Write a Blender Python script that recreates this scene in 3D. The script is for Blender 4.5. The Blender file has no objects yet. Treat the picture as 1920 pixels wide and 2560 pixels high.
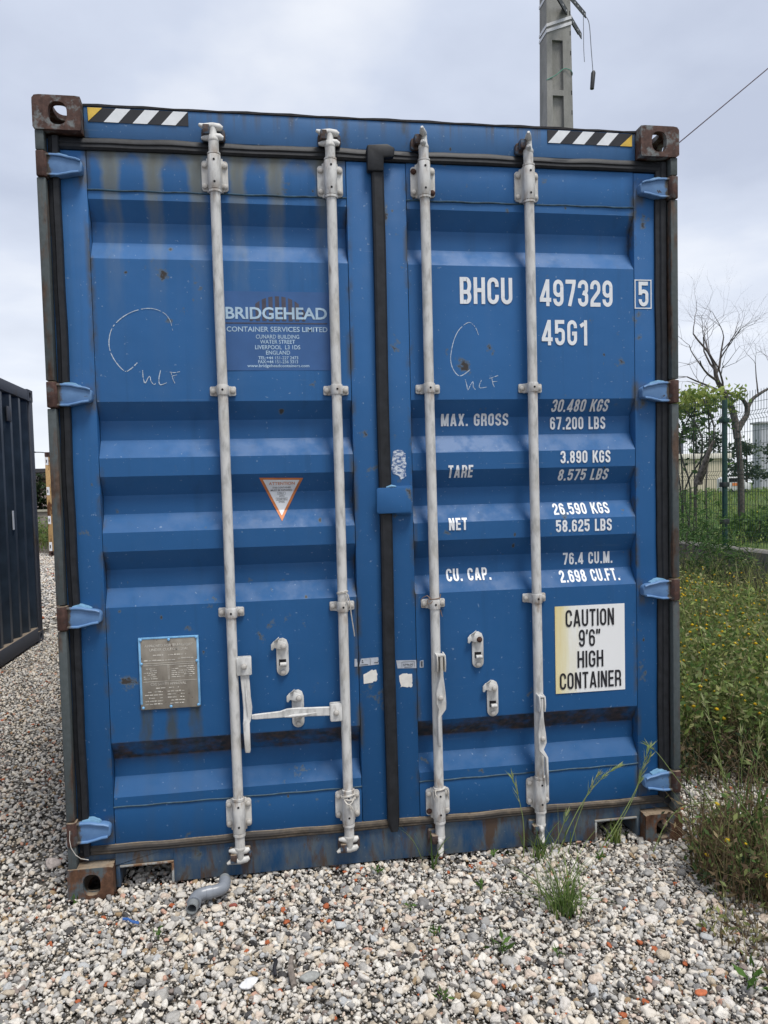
import bpy, bmesh, math, random
import numpy as np
from mathutils import Vector, Matrix, noise as mnoise
random.seed(7)
rng = np.random.default_rng(7)
rad = math.radians
scene = bpy.context.scene
COL = scene.collection

# ------------------------------------------------------------------ camera
cam_d = bpy.data.cameras.new('camera')
cam = bpy.data.objects.new('camera', cam_d)
COL.objects.link(cam)
cam.location = (0.7346, -2.8684, 1.4827)
cam.rotation_euler = (1.52106, 0.02499, -0.15293)
cam_d.sensor_fit = 'VERTICAL'
cam_d.sensor_height = 36.0
cam_d.lens = 1900.08 / 2560 * 36.0
cam_d.shift_x = 24.14 / 2560
cam_d.shift_y = 41.45 / 2560
cam_d.clip_start = 0.05
cam_d.clip_end = 3000
scene.camera = cam

# ------------------------------------------------------------------ world
SUN_EL, SUN_AZ = 67.0, 152.0          # azimuth measured clockwise from +Y
world = bpy.data.worlds.new('World')
scene.world = world
world.use_nodes = True
wn = world.node_tree
wn.nodes.clear()
def W(t, **k):
    n = wn.nodes.new(t)
    for a, b in k.items():
        setattr(n, a, b)
    return n
wl = wn.links.new
sky = W('ShaderNodeTexSky', sky_type='NISHITA')
sky.sun_disc = False
sky.sun_elevation = rad(SUN_EL)
sky.sun_rotation = rad(SUN_AZ)
sky.dust_density = 2.0
tc = W('ShaderNodeTexCoord')
sep = W('ShaderNodeSeparateXYZ')
wl(tc.outputs['Generated'], sep.inputs[0])
# project the cloud deck on a flat layer so that clouds flatten to bands near the horizon
zc = W('ShaderNodeMath', operation='MAXIMUM'); zc.inputs[1].default_value = 0.0
wl(sep.outputs['Z'], zc.inputs[0])
za = W('ShaderNodeMath', operation='ADD'); za.inputs[1].default_value = 0.16
wl(zc.outputs[0], za.inputs[0])
dx = W('ShaderNodeMath', operation='DIVIDE'); wl(sep.outputs['X'], dx.inputs[0]); wl(za.outputs[0], dx.inputs[1])
dy = W('ShaderNodeMath', operation='DIVIDE'); wl(sep.outputs['Y'], dy.inputs[0]); wl(za.outputs[0], dy.inputs[1])
cmb = W('ShaderNodeCombineXYZ'); wl(dx.outputs[0], cmb.inputs[0]); wl(dy.outputs[0], cmb.inputs[1])
nz = W('ShaderNodeTexNoise'); nz.inputs['Scale'].default_value = 1.15; nz.inputs['Detail'].default_value = 6; nz.inputs['Roughness'].default_value = 0.5
wl(cmb.outputs[0], nz.inputs['Vector'])
rp = W('ShaderNodeValToRGB')
rp.color_ramp.elements[0].position = 0.36; rp.color_ramp.elements[0].color = (5.2, 5.75, 7.1, 1)
rp.color_ramp.elements[1].position = 0.66; rp.color_ramp.elements[1].color = (8.8, 9.1, 9.7, 1)
e = rp.color_ramp.elements.new(0.5); e.color = (6.3, 6.9, 8.25, 1)
wl(nz.outputs['Fac'], rp.inputs[0])
# brighter, whiter cloud low over the horizon
hz = W('ShaderNodeMapRange'); hz.inputs[1].default_value = 0.0; hz.inputs[2].default_value = 0.34; hz.inputs[3].default_value = 0.75; hz.inputs[4].default_value = 0.0
wl(sep.outputs['Z'], hz.inputs[0])
mixh = W('ShaderNodeMixRGB'); mixh.inputs[2].default_value = (10.2, 10.5, 10.9, 1)
wl(hz.outputs[0], mixh.inputs[0]); wl(rp.outputs[0], mixh.inputs[1])
mixs = W('ShaderNodeMixRGB'); mixs.inputs[0].default_value = 0.08
wl(mixh.outputs[0], mixs.inputs[1]); wl(sky.outputs[0], mixs.inputs[2])
bg = W('ShaderNodeBackground'); bg.inputs[1].default_value = 0.0515
wl(mixs.outputs[0], bg.inputs[0])
wo = W('ShaderNodeOutputWorld'); wl(bg.outputs[0], wo.inputs[0])

# ------------------------------------------------------------------ sun (veiled by cloud)
sun_d = bpy.data.lights.new('sun', 'SUN')
sun_d.energy = 1.5
sun_d.angle = rad(18)
sun_d.color = (1.0, 0.965, 0.91)
sun = bpy.data.objects.new('sun', sun_d)
COL.objects.link(sun)
_d = Vector((math.sin(rad(SUN_AZ)) * math.cos(rad(SUN_EL)), math.cos(rad(SUN_AZ)) * math.cos(rad(SUN_EL)), math.sin(rad(SUN_EL))))
sun.rotation_euler = (-_d).to_track_quat('-Z', 'Y').to_euler()
sun.location = _d * 30

vs = scene.view_settings
vs.view_transform = 'Standard'
vs.look = 'None'
vs.exposure = 1.1
vs.gamma = 1.0
vs.use_curve_mapping = False

# ================================================================== helpers
class NB:
    """small node-tree builder"""
    def __init__(s, name):
        s.m = bpy.data.materials.new(name)
        s.m.use_nodes = True
        s.t = s.m.node_tree
        s.t.nodes.clear()
        s.out = s.n('ShaderNodeOutputMaterial')
        s.b = s.n('ShaderNodeBsdfPrincipled')
        s.l(s.b.outputs[0], s.out.inputs[0])
    def n(s, t, **k):
        x = s.t.nodes.new(t)
        for a, b in k.items():
            setattr(x, a, b)
        return x
    def l(s, a, b):
        s.t.links.new(a, b)
    def put(s, v, sock):
        if hasattr(v, 'is_output'):
            s.l(v, sock)
        elif isinstance(v, (tuple, list)) and len(v) == 3 and sock.type == 'RGBA':
            sock.default_value = (*v, 1)
        else:
            sock.default_value = v
    def coord(s, which='Object'):
        return s.n('ShaderNodeTexCoord').outputs[which]
    def mapping(s, vec, scale=(1, 1, 1), loc=(0, 0, 0)):
        x = s.n('ShaderNodeMapping')
        s.l(vec, x.inputs[0]); x.inputs['Scale'].default_value = scale; x.inputs['Location'].default_value = loc
        return x.outputs[0]
    def noise(s, vec, scale, detail=4, rough=0.55, dist=0.0):
        x = s.n('ShaderNodeTexNoise')
        if vec is not None: s.l(vec, x.inputs['Vector'])
        x.inputs['Scale'].default_value = scale; x.inputs['Detail'].default_value = detail
        x.inputs['Roughness'].default_value = rough; x.inputs['Distortion'].default_value = dist
        return x.outputs['Fac']
    def voronoi(s, vec, scale, feature='F1', out='Distance'):
        x = s.n('ShaderNodeTexVoronoi', feature=feature)
        s.l(vec, x.inputs['Vector']); x.inputs['Scale'].default_value = scale
        return x.outputs[out]
    def ramp(s, fac, stops, interp='LINEAR'):
        x = s.n('ShaderNodeValToRGB')
        r = x.color_ramp; r.interpolation = interp
        while len(r.elements) > 1: r.elements.remove(r.elements[-1])
        for i, (p, c) in enumerate(stops):
            if not isinstance(c, (tuple, list)): c = (c, c, c)
            el = r.elements[0] if i == 0 else r.elements.new(p)
            el.position = p; el.color = (*c, 1)
        s.put(fac, x.inputs[0])
        return x.outputs[0]
    def mix(s, f, a, b, mode='MIX'):
        x = s.n('ShaderNodeMixRGB', blend_type=mode)
        s.put(f, x.inputs[0]); s.put(a, x.inputs[1]); s.put(b, x.inputs[2])
        return x.outputs[0]
    def math(s, op, a, b=0.0, clamp=False):
        x = s.n('ShaderNodeMath', operation=op, use_clamp=clamp)
        s.put(a, x.inputs[0]); s.put(b, x.inputs[1])
        return x.outputs[0]
    def maprange(s, v, a, b, c=0.0, d=1.0):
        x = s.n('ShaderNodeMapRange'); s.put(v, x.inputs[0])
        for i, q in enumerate((a, b, c, d)): x.inputs[i + 1].default_value = q
        return x.outputs[0]
    def xyz(s, vec):
        x = s.n('ShaderNodeSeparateXYZ'); s.l(vec, x.inputs[0]); return x.outputs
    def bump(s, h, strength=0.3, dist=0.01):
        x = s.n('ShaderNodeBump'); s.l(h, x.inputs['Height'])
        x.inputs['Strength'].default_value = strength; x.inputs['Distance'].default_value = dist
        s.l(x.outputs[0], s.b.inputs['Normal'])
    def set(s, base=None, rough=None, metal=None, spec=None):
        if base is not None: s.put(base, s.b.inputs['Base Color'])
        if rough is not None: s.put(rough, s.b.inputs['Roughness'])
        if metal is not None: s.put(metal, s.b.inputs['Metallic'])
        if spec is not None: s.put(spec, s.b.inputs['Specular IOR Level'])
        return s.m

def simple(name, col, rough=0.6, var=0.12, scale=20, metal=0.0, spec=0.4, bump=0.0):
    k = NB(name)
    o = k.coord()
    f = k.noise(o, scale, 5)
    dark = tuple(c * (1 - var * 1.6) for c in col); lite = tuple(min(1, c * (1 + var)) for c in col)
    k.set(k.ramp(f, [(0.3, dark), (0.7, lite)]), rough, metal, spec)
    if bump: k.bump(k.noise(o, scale * 3, 4), bump, 0.004)
    return k.m

class MB:
    """collects geometry, builds one mesh object"""
    def __init__(s): s.v = []; s.f = []
    def add(s, vs_, fs):
        b = len(s.v); s.v += [tuple(p) for p in vs_]; s.f += [tuple(i + b for i in f) for f in fs]; return s
    def box(s, x0, x1, y0, y1, z0, z1):
        return s.add([(x0, y0, z0), (x1, y0, z0), (x1, y1, z0), (x0, y1, z0), (x0, y0, z1), (x1, y0, z1), (x1, y1, z1), (x0, y1, z1)],
                     [(0, 3, 2, 1), (4, 5, 6, 7), (0, 1, 5, 4), (1, 2, 6, 5), (2, 3, 7, 6), (3, 0, 4, 7)])
    def prism(s, poly, a, b, axis='y'):
        n = len(poly)
        def P(p, t):
            return {'y': (p[0], t, p[1]), 'x': (t, p[0], p[1]), 'z': (p[0], p[1], t)}[axis]
        return s.add([P(p, a) for p in poly] + [P(p, b) for p in poly],
                     [tuple(range(n)), tuple(range(2 * n - 1, n - 1, -1))] + [(i, i + n, (i + 1) % n + n, (i + 1) % n) for i in range(n)])
    def tube(s, pts, r, n=10, caps=True):
        pts = [Vector(p) for p in pts]
        rs = r if isinstance(r, (list, tuple)) else [r] * len(pts)
        vs_, fs = [], []
        up = None
        for i, p in enumerate(pts):
            d = (pts[min(i + 1, len(pts) - 1)] - pts[max(i - 1, 0)])
            if d.length < 1e-9: d = Vector((0, 0, 1))
            d.normalize()
            if up is None:
                up = d.orthogonal().normalized()
            else:
                up = (up - d * up.dot(d))
                if up.length < 1e-6: up = d.orthogonal()
                up.normalize()
            w = d.cross(up)
            for k in range(n):
                a = 2 * math.pi * k / n
                vs_.append(p + (up * math.cos(a) + w * math.sin(a)) * rs[i])
        for i in range(len(pts) - 1):
            for k in range(n):
                fs.append((i * n + k, i * n + (k + 1) % n, (i + 1) * n + (k + 1) % n, (i + 1) * n + k))
        if caps:
            fs.append(tuple(range(n - 1, -1, -1))); fs.append(tuple((len(pts) - 1) * n + k for k in range(n)))
        return s.add(vs_, fs)
    def lathe(s, prof, c, n=20):
        """profile [(r, z)] around a vertical axis at c=(x, y)"""
        vs_, fs = [], []
        for r, z in prof:
            for k in range(n):
                a = 2 * math.pi * k / n
                vs_.append((c[0] + r * math.cos(a), c[1] + r * math.sin(a), z))
        for i in range(len(prof) - 1):
            for k in range(n):
                fs.append((i * n + k, i * n + (k + 1) % n, (i + 1) * n + (k + 1) % n, (i + 1) * n + k))
        fs.append(tuple(range(n - 1, -1, -1))); fs.append(tuple((len(prof) - 1) * n + k for k in range(n)))
        return s.add(vs_, fs)
    def sweep(s, secs):
        """list of closed rings (same count) joined and capped"""
        n = len(secs[0]); vs_ = [p for q in secs for p in q]; fs = []
        for i in range(len(secs) - 1):
            for k in range(n):
                fs.append((i * n + k, i * n + (k + 1) % n, (i + 1) * n + (k + 1) % n, (i + 1) * n + k))
        fs.append(tuple(range(n - 1, -1, -1))); fs.append(tuple((len(secs) - 1) * n + k for k in range(n)))
        return s.add(vs_, fs)
    def mesh(s, name, bevel=0.0, seg=2, smooth=True, angle=35, merge=1e-5):
        bm = bmesh.new()
        vv = [bm.verts.new(p) for p in s.v]
        for f in s.f:
            try: bm.faces.new([vv[i] for i in f])
            except ValueError: pass
        if merge: bmesh.ops.remove_doubles(bm, verts=bm.verts, dist=merge)
        bmesh.ops.recalc_face_normals(bm, faces=bm.faces)
        if bevel:
            ed = [e_ for e_ in bm.edges if len(e_.link_faces) == 2 and e_.calc_face_angle(0) > rad(28)]
            bmesh.ops.bevel(bm, geom=ed, offset=bevel, segments=seg, profile=0.5, affect='EDGES', clamp_overlap=True)
        if smooth:
            for f in bm.faces: f.smooth = True
            for e_ in bm.edges:
                if len(e_.link_faces) != 2 or e_.calc_face_angle(0) > rad(angle): e_.smooth = False
        me = bpy.data.meshes.new(name)
        bm.to_mesh(me); bm.free()
        return me
    def build(s, name, mat, parent=None, **k):
        return link(name, s.mesh(name, **k), mat, parent)

def link(name, me, mat=None, parent=None):
    o = bpy.data.objects.new(name, me)
    COL.objects.link(o)
    if mat is not None:
        if len(me.materials) == 0: me.materials.append(mat)
    if parent is not None: o.parent = parent
    return o
def thing(name, label, cat, loc=(0, 0, 0), group=None):
    o = bpy.data.objects.new(name, None); COL.objects.link(o); o.location = loc; o.empty_display_size = 0.2
    tag(o, label, cat, group); return o
def tag(o, label=None, cat=None, group=None, kind=None):
    if label: o['label'] = label
    if cat: o['category'] = cat
    if group: o['group'] = group
    if kind: o['kind'] = kind
    return o
def part(name, mb, mat, root, **k):
    """mesh given in world coordinates, parented to an empty that stands elsewhere"""
    o = mb.build(name, mat, root, **k)
    w = Vector((0, 0, 0)); p = root
    while p is not None:
        w += p.location; p = p.parent
    o.location = -w
    return o
def np_mesh(name, V, F, mat, parent=None, col=None, smooth=False):
    me = bpy.data.meshes.new(name)
    V = np.asarray(V, dtype=np.float32); F = np.asarray(F, dtype=np.int32)
    me.vertices.add(len(V)); me.vertices.foreach_set('co', V.ravel())
    k = F.shape[1]
    me.loops.add(F.size); me.loops.foreach_set('vertex_index', F.ravel())
    me.polygons.add(len(F)); me.polygons.foreach_set('loop_start', np.arange(0, F.size, k, dtype=np.int32))
    if smooth: me.polygons.foreach_set('use_smooth', np.ones(len(F), dtype=bool))
    if col is not None:
        a = me.attributes.new('tint', 'FLOAT_COLOR', 'POINT')
        c = np.ones((len(V), 4), dtype=np.float32); c[:, :3] = col
        a.data.foreach_set('color', c.ravel())
    me.update(calc_edges=True)
    return link(name, me, mat, parent)
def rrect(x0, x1, z0, z1, r, n=5):
    pts = []
    for cx, cz, a0 in ((x1 - r, z1 - r, 0), (x0 + r, z1 - r, 90), (x0 + r, z0 + r, 180), (x1 - r, z0 + r, 270)):
        for i in range(n + 1):
            a = rad(a0 + 90 * i / n); pts.append((cx + r * math.cos(a), cz + r * math.sin(a)))
    return pts

# ================================================================== materials
def blue_paint(name, c=(0.028, 0.120, 0.305), rust=0.5, left_door=False, lower=False, sill=False):
    k = NB(name); o = k.coord(); X, Y, Zz = k.xyz(o)
    big = k.noise(o, 1.3, 4)
    col = k.ramp(big, [(0.3, tuple(v * 0.88 for v in c)), (0.7, tuple(v * 1.1 for v in c))])
    # chalky fading with vertical runs
    runs = k.noise(k.mapping(o, (22, 22, 0.9)), 1.0, 5, 0.6)
    col = k.mix(k.maprange(runs, 0.56, 0.8, 0, 0.16), col, (0.085, 0.165, 0.31))
    # dull grime runs and fine scratches
    gr = k.noise(k.mapping(o, (17, 17, 0.55), (3.1, 0, 0.4)), 1.0, 6, 0.65)
    col = k.mix(k.maprange(gr, 0.55, 0.74, 0, 0.32), col, (0.022, 0.060, 0.115))
    sc1 = k.noise(k.mapping(o, (3, 3, 160), (0, 0, 7)), 1.0, 2, 0.5); sc2 = k.noise(o, 3.1, 3)
    col = k.mix(k.math('MULTIPLY', k.maprange(sc1, 0.70, 0.74), k.maprange(sc2, 0.52, 0.64, 0, 0.5)), col, (0.17, 0.25, 0.36))
    pa = k.noise(o, 4.5, 6, 0.7)
    col = k.mix(k.maprange(pa, 0.52, 0.72, 0, 0.22), col, (0.075, 0.150, 0.285))
    low = k.maprange(Zz, 0.1, 2.3, 0.95, 0.0)  # shade near the ground, mixed into the paint as darkening towards the bottom
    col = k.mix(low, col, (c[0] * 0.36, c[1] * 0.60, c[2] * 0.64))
    if left_door is None:
        dr = k.noise(k.mapping(o, (30, 1, 0.8)), 1.0, 4, 0.6)
        col = k.mix(k.math('MULTIPLY', k.maprange(dr, 0.50, 0.66), k.maprange(Zz, 2.80, 2.885, 0.0, 0.75)), col, (0.085, 0.075, 0.062))
    # pale specks
    sp = k.noise(o, 75, 2, 0.5)
    col = k.mix(k.maprange(sp, 0.70, 0.76, 0, 0.45), col, (0.27, 0.36, 0.48))
    rm = 0.0
    if left_door:
        wob = k.noise(k.mapping(o, (3, 1, 5)), 3.0, 3)
        xx = k.math('ADD', X, k.math('MULTIPLY', k.math('SUBTRACT', wob, 0.5), 0.035))
        xr = k.maprange(xx, 0.16, 1.11)
        cs = [0.246, 0.398, 0.552, 0.700, 0.838, 1.02]
        st = [(0.0, 0.0)]; core = [(0.0, 0.0)]
        for c_ in cs:
            p = (c_ - 0.16) / 0.95
            st += [(p - 0.040, 0.0), (p - 0.020, 1.0), (p + 0.020, 1.0), (p + 0.040, 0.0)]
            core += [(p - 0.024, 0.0), (p - 0.008, 1.0), (p + 0.008, 1.0), (p + 0.024, 0.0)]
        zf = k.ramp(k.maprange(Zz, 1.7, 2.75), [(0.0, 0.0), (0.40, 0.04), (0.60, 0.22), (0.80, 0.55), (1.0, 1.0)])
        brk = k.maprange(k.noise(k.mapping(o, (14, 1, 3)), 3.0, 4), 0.3, 0.62, 0.35, 1.0)
        m = k.math('MULTIPLY', k.math('MULTIPLY', k.ramp(xr, st), zf), brk)
        col = k.mix(k.math('MULTIPLY', m, 0.72), col, (0.235, 0.250, 0.205))
        zc_ = k.ramp(k.maprange(Zz, 2.3, 2.75), [(0.0, 0.0), (0.55, 0.05), (0.8, 0.55), (1.0, 1.0)])
        m2 = k.math('MULTIPLY', k.math('MULTIPLY', k.ramp(xr, core), zc_), brk)
        col = k.mix(k.math('MULTIPLY', m2, 0.9), col, (0.060, 0.055, 0.046))
        # the runs widen towards the seal, leaving arched panes of clean paint
        dmn = None
        for c_ in cs:
            q_ = k.math('ABSOLUTE', k.math('SUBTRACT', xx, c_)); dmn = q_ if dmn is None else k.math('MINIMUM', dmn, q_)
        hz_ = k.maprange(Zz, 2.60, 2.732)
        wz = k.math('ADD', 0.016, k.math('MULTIPLY', k.math('POWER', hz_, 4.0), 0.050))
        am = k.math('MULTIPLY', k.math('SUBTRACT', 1.0, k.math('DIVIDE', k.math('SUBTRACT', dmn, wz), 0.022), True), k.maprange(Zz, 2.52, 2.60))
        col = k.mix(k.math('MULTIPLY', am, 0.52), col, (0.175, 0.185, 0.150))
        # band of dirt right below the seal
        top = k.math('MULTIPLY', k.maprange(Zz, 2.66, 2.735), k.maprange(k.noise(o, 16, 4), 0.34, 0.6))
        col = k.mix(k.math('MULTIPLY', top, 0.75), col, (0.10, 0.10, 0.085))
        # runs below the data plate
        pl = k.maprange(xx, 0.26, 0.52)
        sp2 = []
        for c_ in (0.298, 0.388, 0.476):
            p = (c_ - 0.26) / 0.26
            sp2 += [(p - 0.11, 0.0), (p - 0.045, 1.0), (p + 0.045, 1.0), (p + 0.11, 0.0)]
        zp = k.math('MULTIPLY', k.ramp(k.maprange(Zz, 0.44, 0.70), [(0.0, 0.1), (0.3, 0.7), (1.0, 1.0)]), k.maprange(Zz, 0.705, 0.69))
        m3 = k.math('MULTIPLY', k.math('MULTIPLY', k.ramp(pl, sp2), zp), brk)
        col = k.mix(k.math('MULTIPLY', m3, 0.9), col, (0.055, 0.062, 0.05))
    if lower:
        # rust and grime lying in the lowest corrugation and beside the weld seams
        zz = k.ramp(k.maprange(Zz, 0.46, 0.60), [(0.0, 0.0), (0.17, 0.2), (0.24, 1.0), (0.72, 0.95), (0.78, 0.0)])
        g = k.math('MULTIPLY', zz, k.maprange(k.noise(k.mapping(o, (1, 1, 1.6)), 7, 6, 0.65), 0.33, 0.52))
        col = k.mix(k.math('MULTIPLY', g, 0.92), col, k.ramp(k.noise(o, 45, 4), [(0.35, (0.018, 0.020, 0.016)), (0.7, (0.075, 0.045, 0.024))]))
    # rust blisters: dark core in an olive halo, thicker in clusters
    cl = k.noise(o, 2.6, 2)
    wv = k.noise(o, 30, 3)
    vo = k.n('ShaderNodeTexVoronoi'); vo.inputs['Scale'].default_value = 13
    ad = k.n('ShaderNodeVectorMath', operation='ADD'); k.l(k.mapping(o, (1, 1, 0.72)), ad.inputs[0])
    wc = k.n('ShaderNodeCombineXYZ'); k.l(k.math('MULTIPLY', wv, 0.018), wc.inputs[0]); k.l(k.math('MULTIPLY', wv, 0.022), wc.inputs[2]); k.l(wc.outputs[0], ad.inputs[1])
    k.l(ad.outputs[0], vo.inputs['Vector'])
    rc = k.xyz(vo.outputs['Color'])
    keep = k.maprange(k.math('ADD', rc[0], k.math('MULTIPLY', k.math('SUBTRACT', cl, 0.5), 0.9)), 0.80 - 0.20 * rust, 0.86 - 0.20 * rust)
    rr0 = k.maprange(k.math('POWER', rc[1], 2.5), 0, 1, 0.045, 0.17)
    halo = k.math('MULTIPLY', k.math('SUBTRACT', 1.0, k.math('DIVIDE', vo.outputs['Distance'], rr0), True), keep)
    col = k.mix(k.maprange(halo, 0.0, 0.30, 0, 0.55), col, (0.115, 0.135, 0.125))
    col = k.mix(k.maprange(halo, 0.32, 0.5, 0, 0.9), col, (0.045, 0.038, 0.028))
    v = k.noise(o, 11, 5, 0.62)
    vv = k.math('ADD', v, k.math('MULTIPLY', k.math('SUBTRACT', cl, 0.5), 0.30))
    t = 0.78 - 0.12 * rust
    col = k.mix(k.maprange(vv, t - 0.045, t, 0, 0.6), col, (0.12, 0.135, 0.12))
    col = k.mix(k.maprange(vv, t, t + 0.035, 0, 0.9), col, (0.045, 0.034, 0.025))
    dm = None
    for xs0 in (0.165, 1.1055, 1.336, 2.2675):
        q_ = k.math('ABSOLUTE', k.math('SUBTRACT', X, xs0))
        dm = q_ if dm is None else k.math('MINIMUM', dm, q_)
    sm = k.math('MULTIPLY', k.maprange(dm, 0.020, 0.002), k.maprange(k.noise(k.mapping(o, (1, 1, 0.6)), 9, 5, 0.65), 0.47, 0.60))
    col = k.mix(k.math('MULTIPLY', sm, 0.85), col, (0.062, 0.060, 0.048))
    # rust bleeding round the hinge blades
    hm = None
    for zc0 in (2.662, 1.854, 1.048, 0.2475):
        q_ = k.math('ABSOLUTE', k.math('SUBTRACT', Zz, zc0 - 0.012)); hm = q_ if hm is None else k.math('MINIMUM', hm, q_)
    ex_ = k.math('ABSOLUTE', k.math('SUBTRACT', k.math('ABSOLUTE', k.math('SUBTRACT', X, 1.219)), 1.072))
    hb = k.math('MULTIPLY', k.math('MULTIPLY', k.maprange(hm, 0.062, 0.030), k.maprange(ex_, 0.034, 0.012)), k.maprange(k.noise(k.mapping(o, (1, 1, 0.5)), 22, 5, 0.65), 0.38, 0.56))
    col = k.mix(k.math('MULTIPLY', hb, 0.75), col, (0.085, 0.080, 0.062))
    if sill:
        d = k.noise(k.mapping(o, (8, 8, 2.5)), 1.6, 6, 0.65)
        col = k.mix(k.maprange(d, 0.36, 0.60, 0, 0.85), col, (0.115, 0.135, 0.140))
        d2 = k.noise(k.mapping(o, (10, 10, 3)), 1.3, 5, 0.7, 0.4)
        col = k.mix(k.maprange(d2, 0.51, 0.62, 0, 0.85), col, (0.090, 0.052, 0.030))
    k.set(col, k.maprange(vv, 0.4, 0.75, 0.42, 0.75), 0.0, 0.24)
    k.bump(k.math('ADD', k.noise(o, 3.2, 3), k.math('MULTIPLY', k.noise(o, 120, 3), 0.02)), 0.22, 0.025)
    return k.m
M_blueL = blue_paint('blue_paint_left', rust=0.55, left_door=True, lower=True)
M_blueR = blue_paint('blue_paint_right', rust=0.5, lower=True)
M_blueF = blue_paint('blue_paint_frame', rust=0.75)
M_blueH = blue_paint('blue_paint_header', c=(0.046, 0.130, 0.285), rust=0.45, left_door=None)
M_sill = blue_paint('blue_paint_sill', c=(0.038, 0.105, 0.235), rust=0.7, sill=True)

def weathered(name, paint, rustc, amt=0.5, scale=9, stretch=(1, 1, 0.25)):
    k = NB(name); o = k.coord()
    a = k.noise(k.mapping(o, stretch), scale, 6, 0.65)
    f = k.noise(o, 60, 4)
    p = k.mix(k.maprange(f, 0.35, 0.7, 0, 0.5), paint, tuple(v * 1.5 for v in paint))
    r = k.ramp(k.noise(o, 40, 5, 0.65), [(0.3, tuple(v * 0.45 for v in rustc)), (0.55, rustc), (0.8, tuple(min(1, v * 1.8) for v in rustc))])
    c0 = 0.68 - 0.3 * amt
    cc = k.mix(k.maprange(a, c0 - 0.03, c0 + 0.05), p, r)
    gn = k.n('ShaderNodeNewGeometry')
    cc = k.mix(k.math('MULTIPLY', k.maprange(k.xyz(gn.outputs['True Normal'])[2], 0.7, 0.95), k.maprange(f, 0.3, 0.6, 0.45, 0.9)), cc, (0.30, 0.235, 0.165))
    k.set(cc, 0.72, 0.0, 0.3)
    k.bump(k.math('ADD', a, k.math('MULTIPLY', f, 0.4)), 0.35, 0.006)
    return k.m
M_post = weathered('weathered_post', (0.062, 0.074, 0.076), (0.085, 0.054, 0.038), 0.52)
M_cast = weathered('rusty_casting', (0.150, 0.160, 0.160), (0.088, 0.048, 0.038), 0.78, 16, (1, 1, 1))
M_castb = weathered('rusty_casting_low', (0.075, 0.095, 0.105), (0.115, 0.058, 0.034), 0.72, 11, (1, 1, 0.6))
M_barrel = weathered('rusty_barrel', (0.08, 0.08, 0.08), (0.075, 0.040, 0.032), 0.95, 20, (1, 1, 1))
M_keeper = weathered('rusty_keeper', (0.07, 0.10, 0.14), (0.075, 0.050, 0.042), 0.75, 30, (1, 1, 1))
M_roofedge = simple('dark_roof_edge', (0.022, 0.020, 0.022), 0.8, 0.4, 30)
M_gask = simple('black_rubber', (0.014, 0.0155, 0.019), 0.55, 0.3, 30, spec=0.35, bump=0.15)
M_gaskd = weathered('dusty_rubber', (0.040, 0.036, 0.033), (0.075, 0.060, 0.045), 0.6, 10, (0.4, 1, 1))
M_slot = simple('black_gap', (0.006, 0.006, 0.008), 0.9, 0.1)
def galv(name, c=(0.60, 0.60, 0.585)):
    k = NB(name); o = k.coord()
    a = k.noise(k.mapping(o, (1, 1, 0.35)), 42, 5, 0.6); b = k.noise(o, 7, 4)
    col = k.ramp(a, [(0.32, tuple(v * 0.62 for v in c)), (0.52, c), (0.75, tuple(min(1, v * 1.13) for v in c))])
    col = k.mix(k.maprange(b, 0.50, 0.70, 0, 0.5), col, (0.43, 0.39, 0.32))
    d = k.noise(k.mapping(o, (1, 1, 0.3)), 24, 3, 0.5)
    col = k.mix(k.maprange(d, 0.66, 0.73, 0, 0.75), col, (0.20, 0.165, 0.14))
    Zg = k.xyz(o)[2]; cm = None
    for zc0 in (1.85, 1.02, 2.585, 2.72, 0.325, 0.20):
        q_ = k.math('ABSOLUTE', k.math('SUBTRACT', Zg, zc0)); cm = q_ if cm is None else k.math('MINIMUM', cm, q_)
    rb = k.math('MULTIPLY', k.maprange(cm, 0.055, 0.004), k.maprange(k.noise(k.mapping(o, (1, 1, 0.4)), 55, 4, 0.6), 0.46, 0.62))
    col = k.mix(k.math('MULTIPLY', rb, 0.6), col, (0.24, 0.165, 0.11))
    k.set(col, k.maprange(a, 0.3, 0.7, 0.45, 0.62), 0.0, 0.45)
    k.bump(a, 0.12, 0.003)
    return k.m
M_galv = galv('galvanised_steel', (0.585, 0.58, 0.56))
M_weld = simple('grimy_weld', (0.030, 0.075, 0.115), 0.6, 0.4, 40)
M_bolt = galv('galvanised_bolt', (0.47, 0.45, 0.42))
M_rbolt = simple('rusted_bolt', (0.075, 0.035, 0.025), 0.85, 0.4, 90)
M_hinge = None
def hinge_mat():
    k = NB('faded_hinge_paint'); o = k.coord(); X, Y, Zz = k.xyz(o)
    a = k.noise(o, 26, 5, 0.62)
    col = k.ramp(a, [(0.3, (0.085, 0.180, 0.355)), (0.7, (0.120, 0.235, 0.425))])
    col = k.mix(k.maprange(a, 0.66, 0.71), col, (0.06, 0.045, 0.04))
    # rusted towards the pin at either side of the container
    ex = k.math('SUBTRACT', k.math('ABSOLUTE', k.math('SUBTRACT', X, 1.219)), 1.155)
    edge = k.math('ADD', ex, k.math('MULTIPLY', k.math('SUBTRACT', k.noise(o, 50, 4), 0.5), 0.035))
    col = k.mix(k.maprange(edge, 0.010, 0.018), col, (0.085, 0.075, 0.062))
    return k.set(col, 0.5, 0.0, 0.4)
M_hinge = hinge_mat()
M_hingep = simple('light_blue_touch_up', (0.17, 0.34, 0.51), 0.5, 0.15, 40)
M_white = simple('white_marking', (0.76, 0.78, 0.80), 0.5, 0.05, 30)
M_pale = simple('pale_blue_marking', (0.46, 0.62, 0.76), 0.5, 0.18, 9)
M_brown = simple('faded_brown_marking', (0.072, 0.070, 0.098), 0.6, 0.2, 20)
M_decal = simple('decal_film', (0.040, 0.115, 0.295), 0.38, 0.08, 8)
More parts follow.
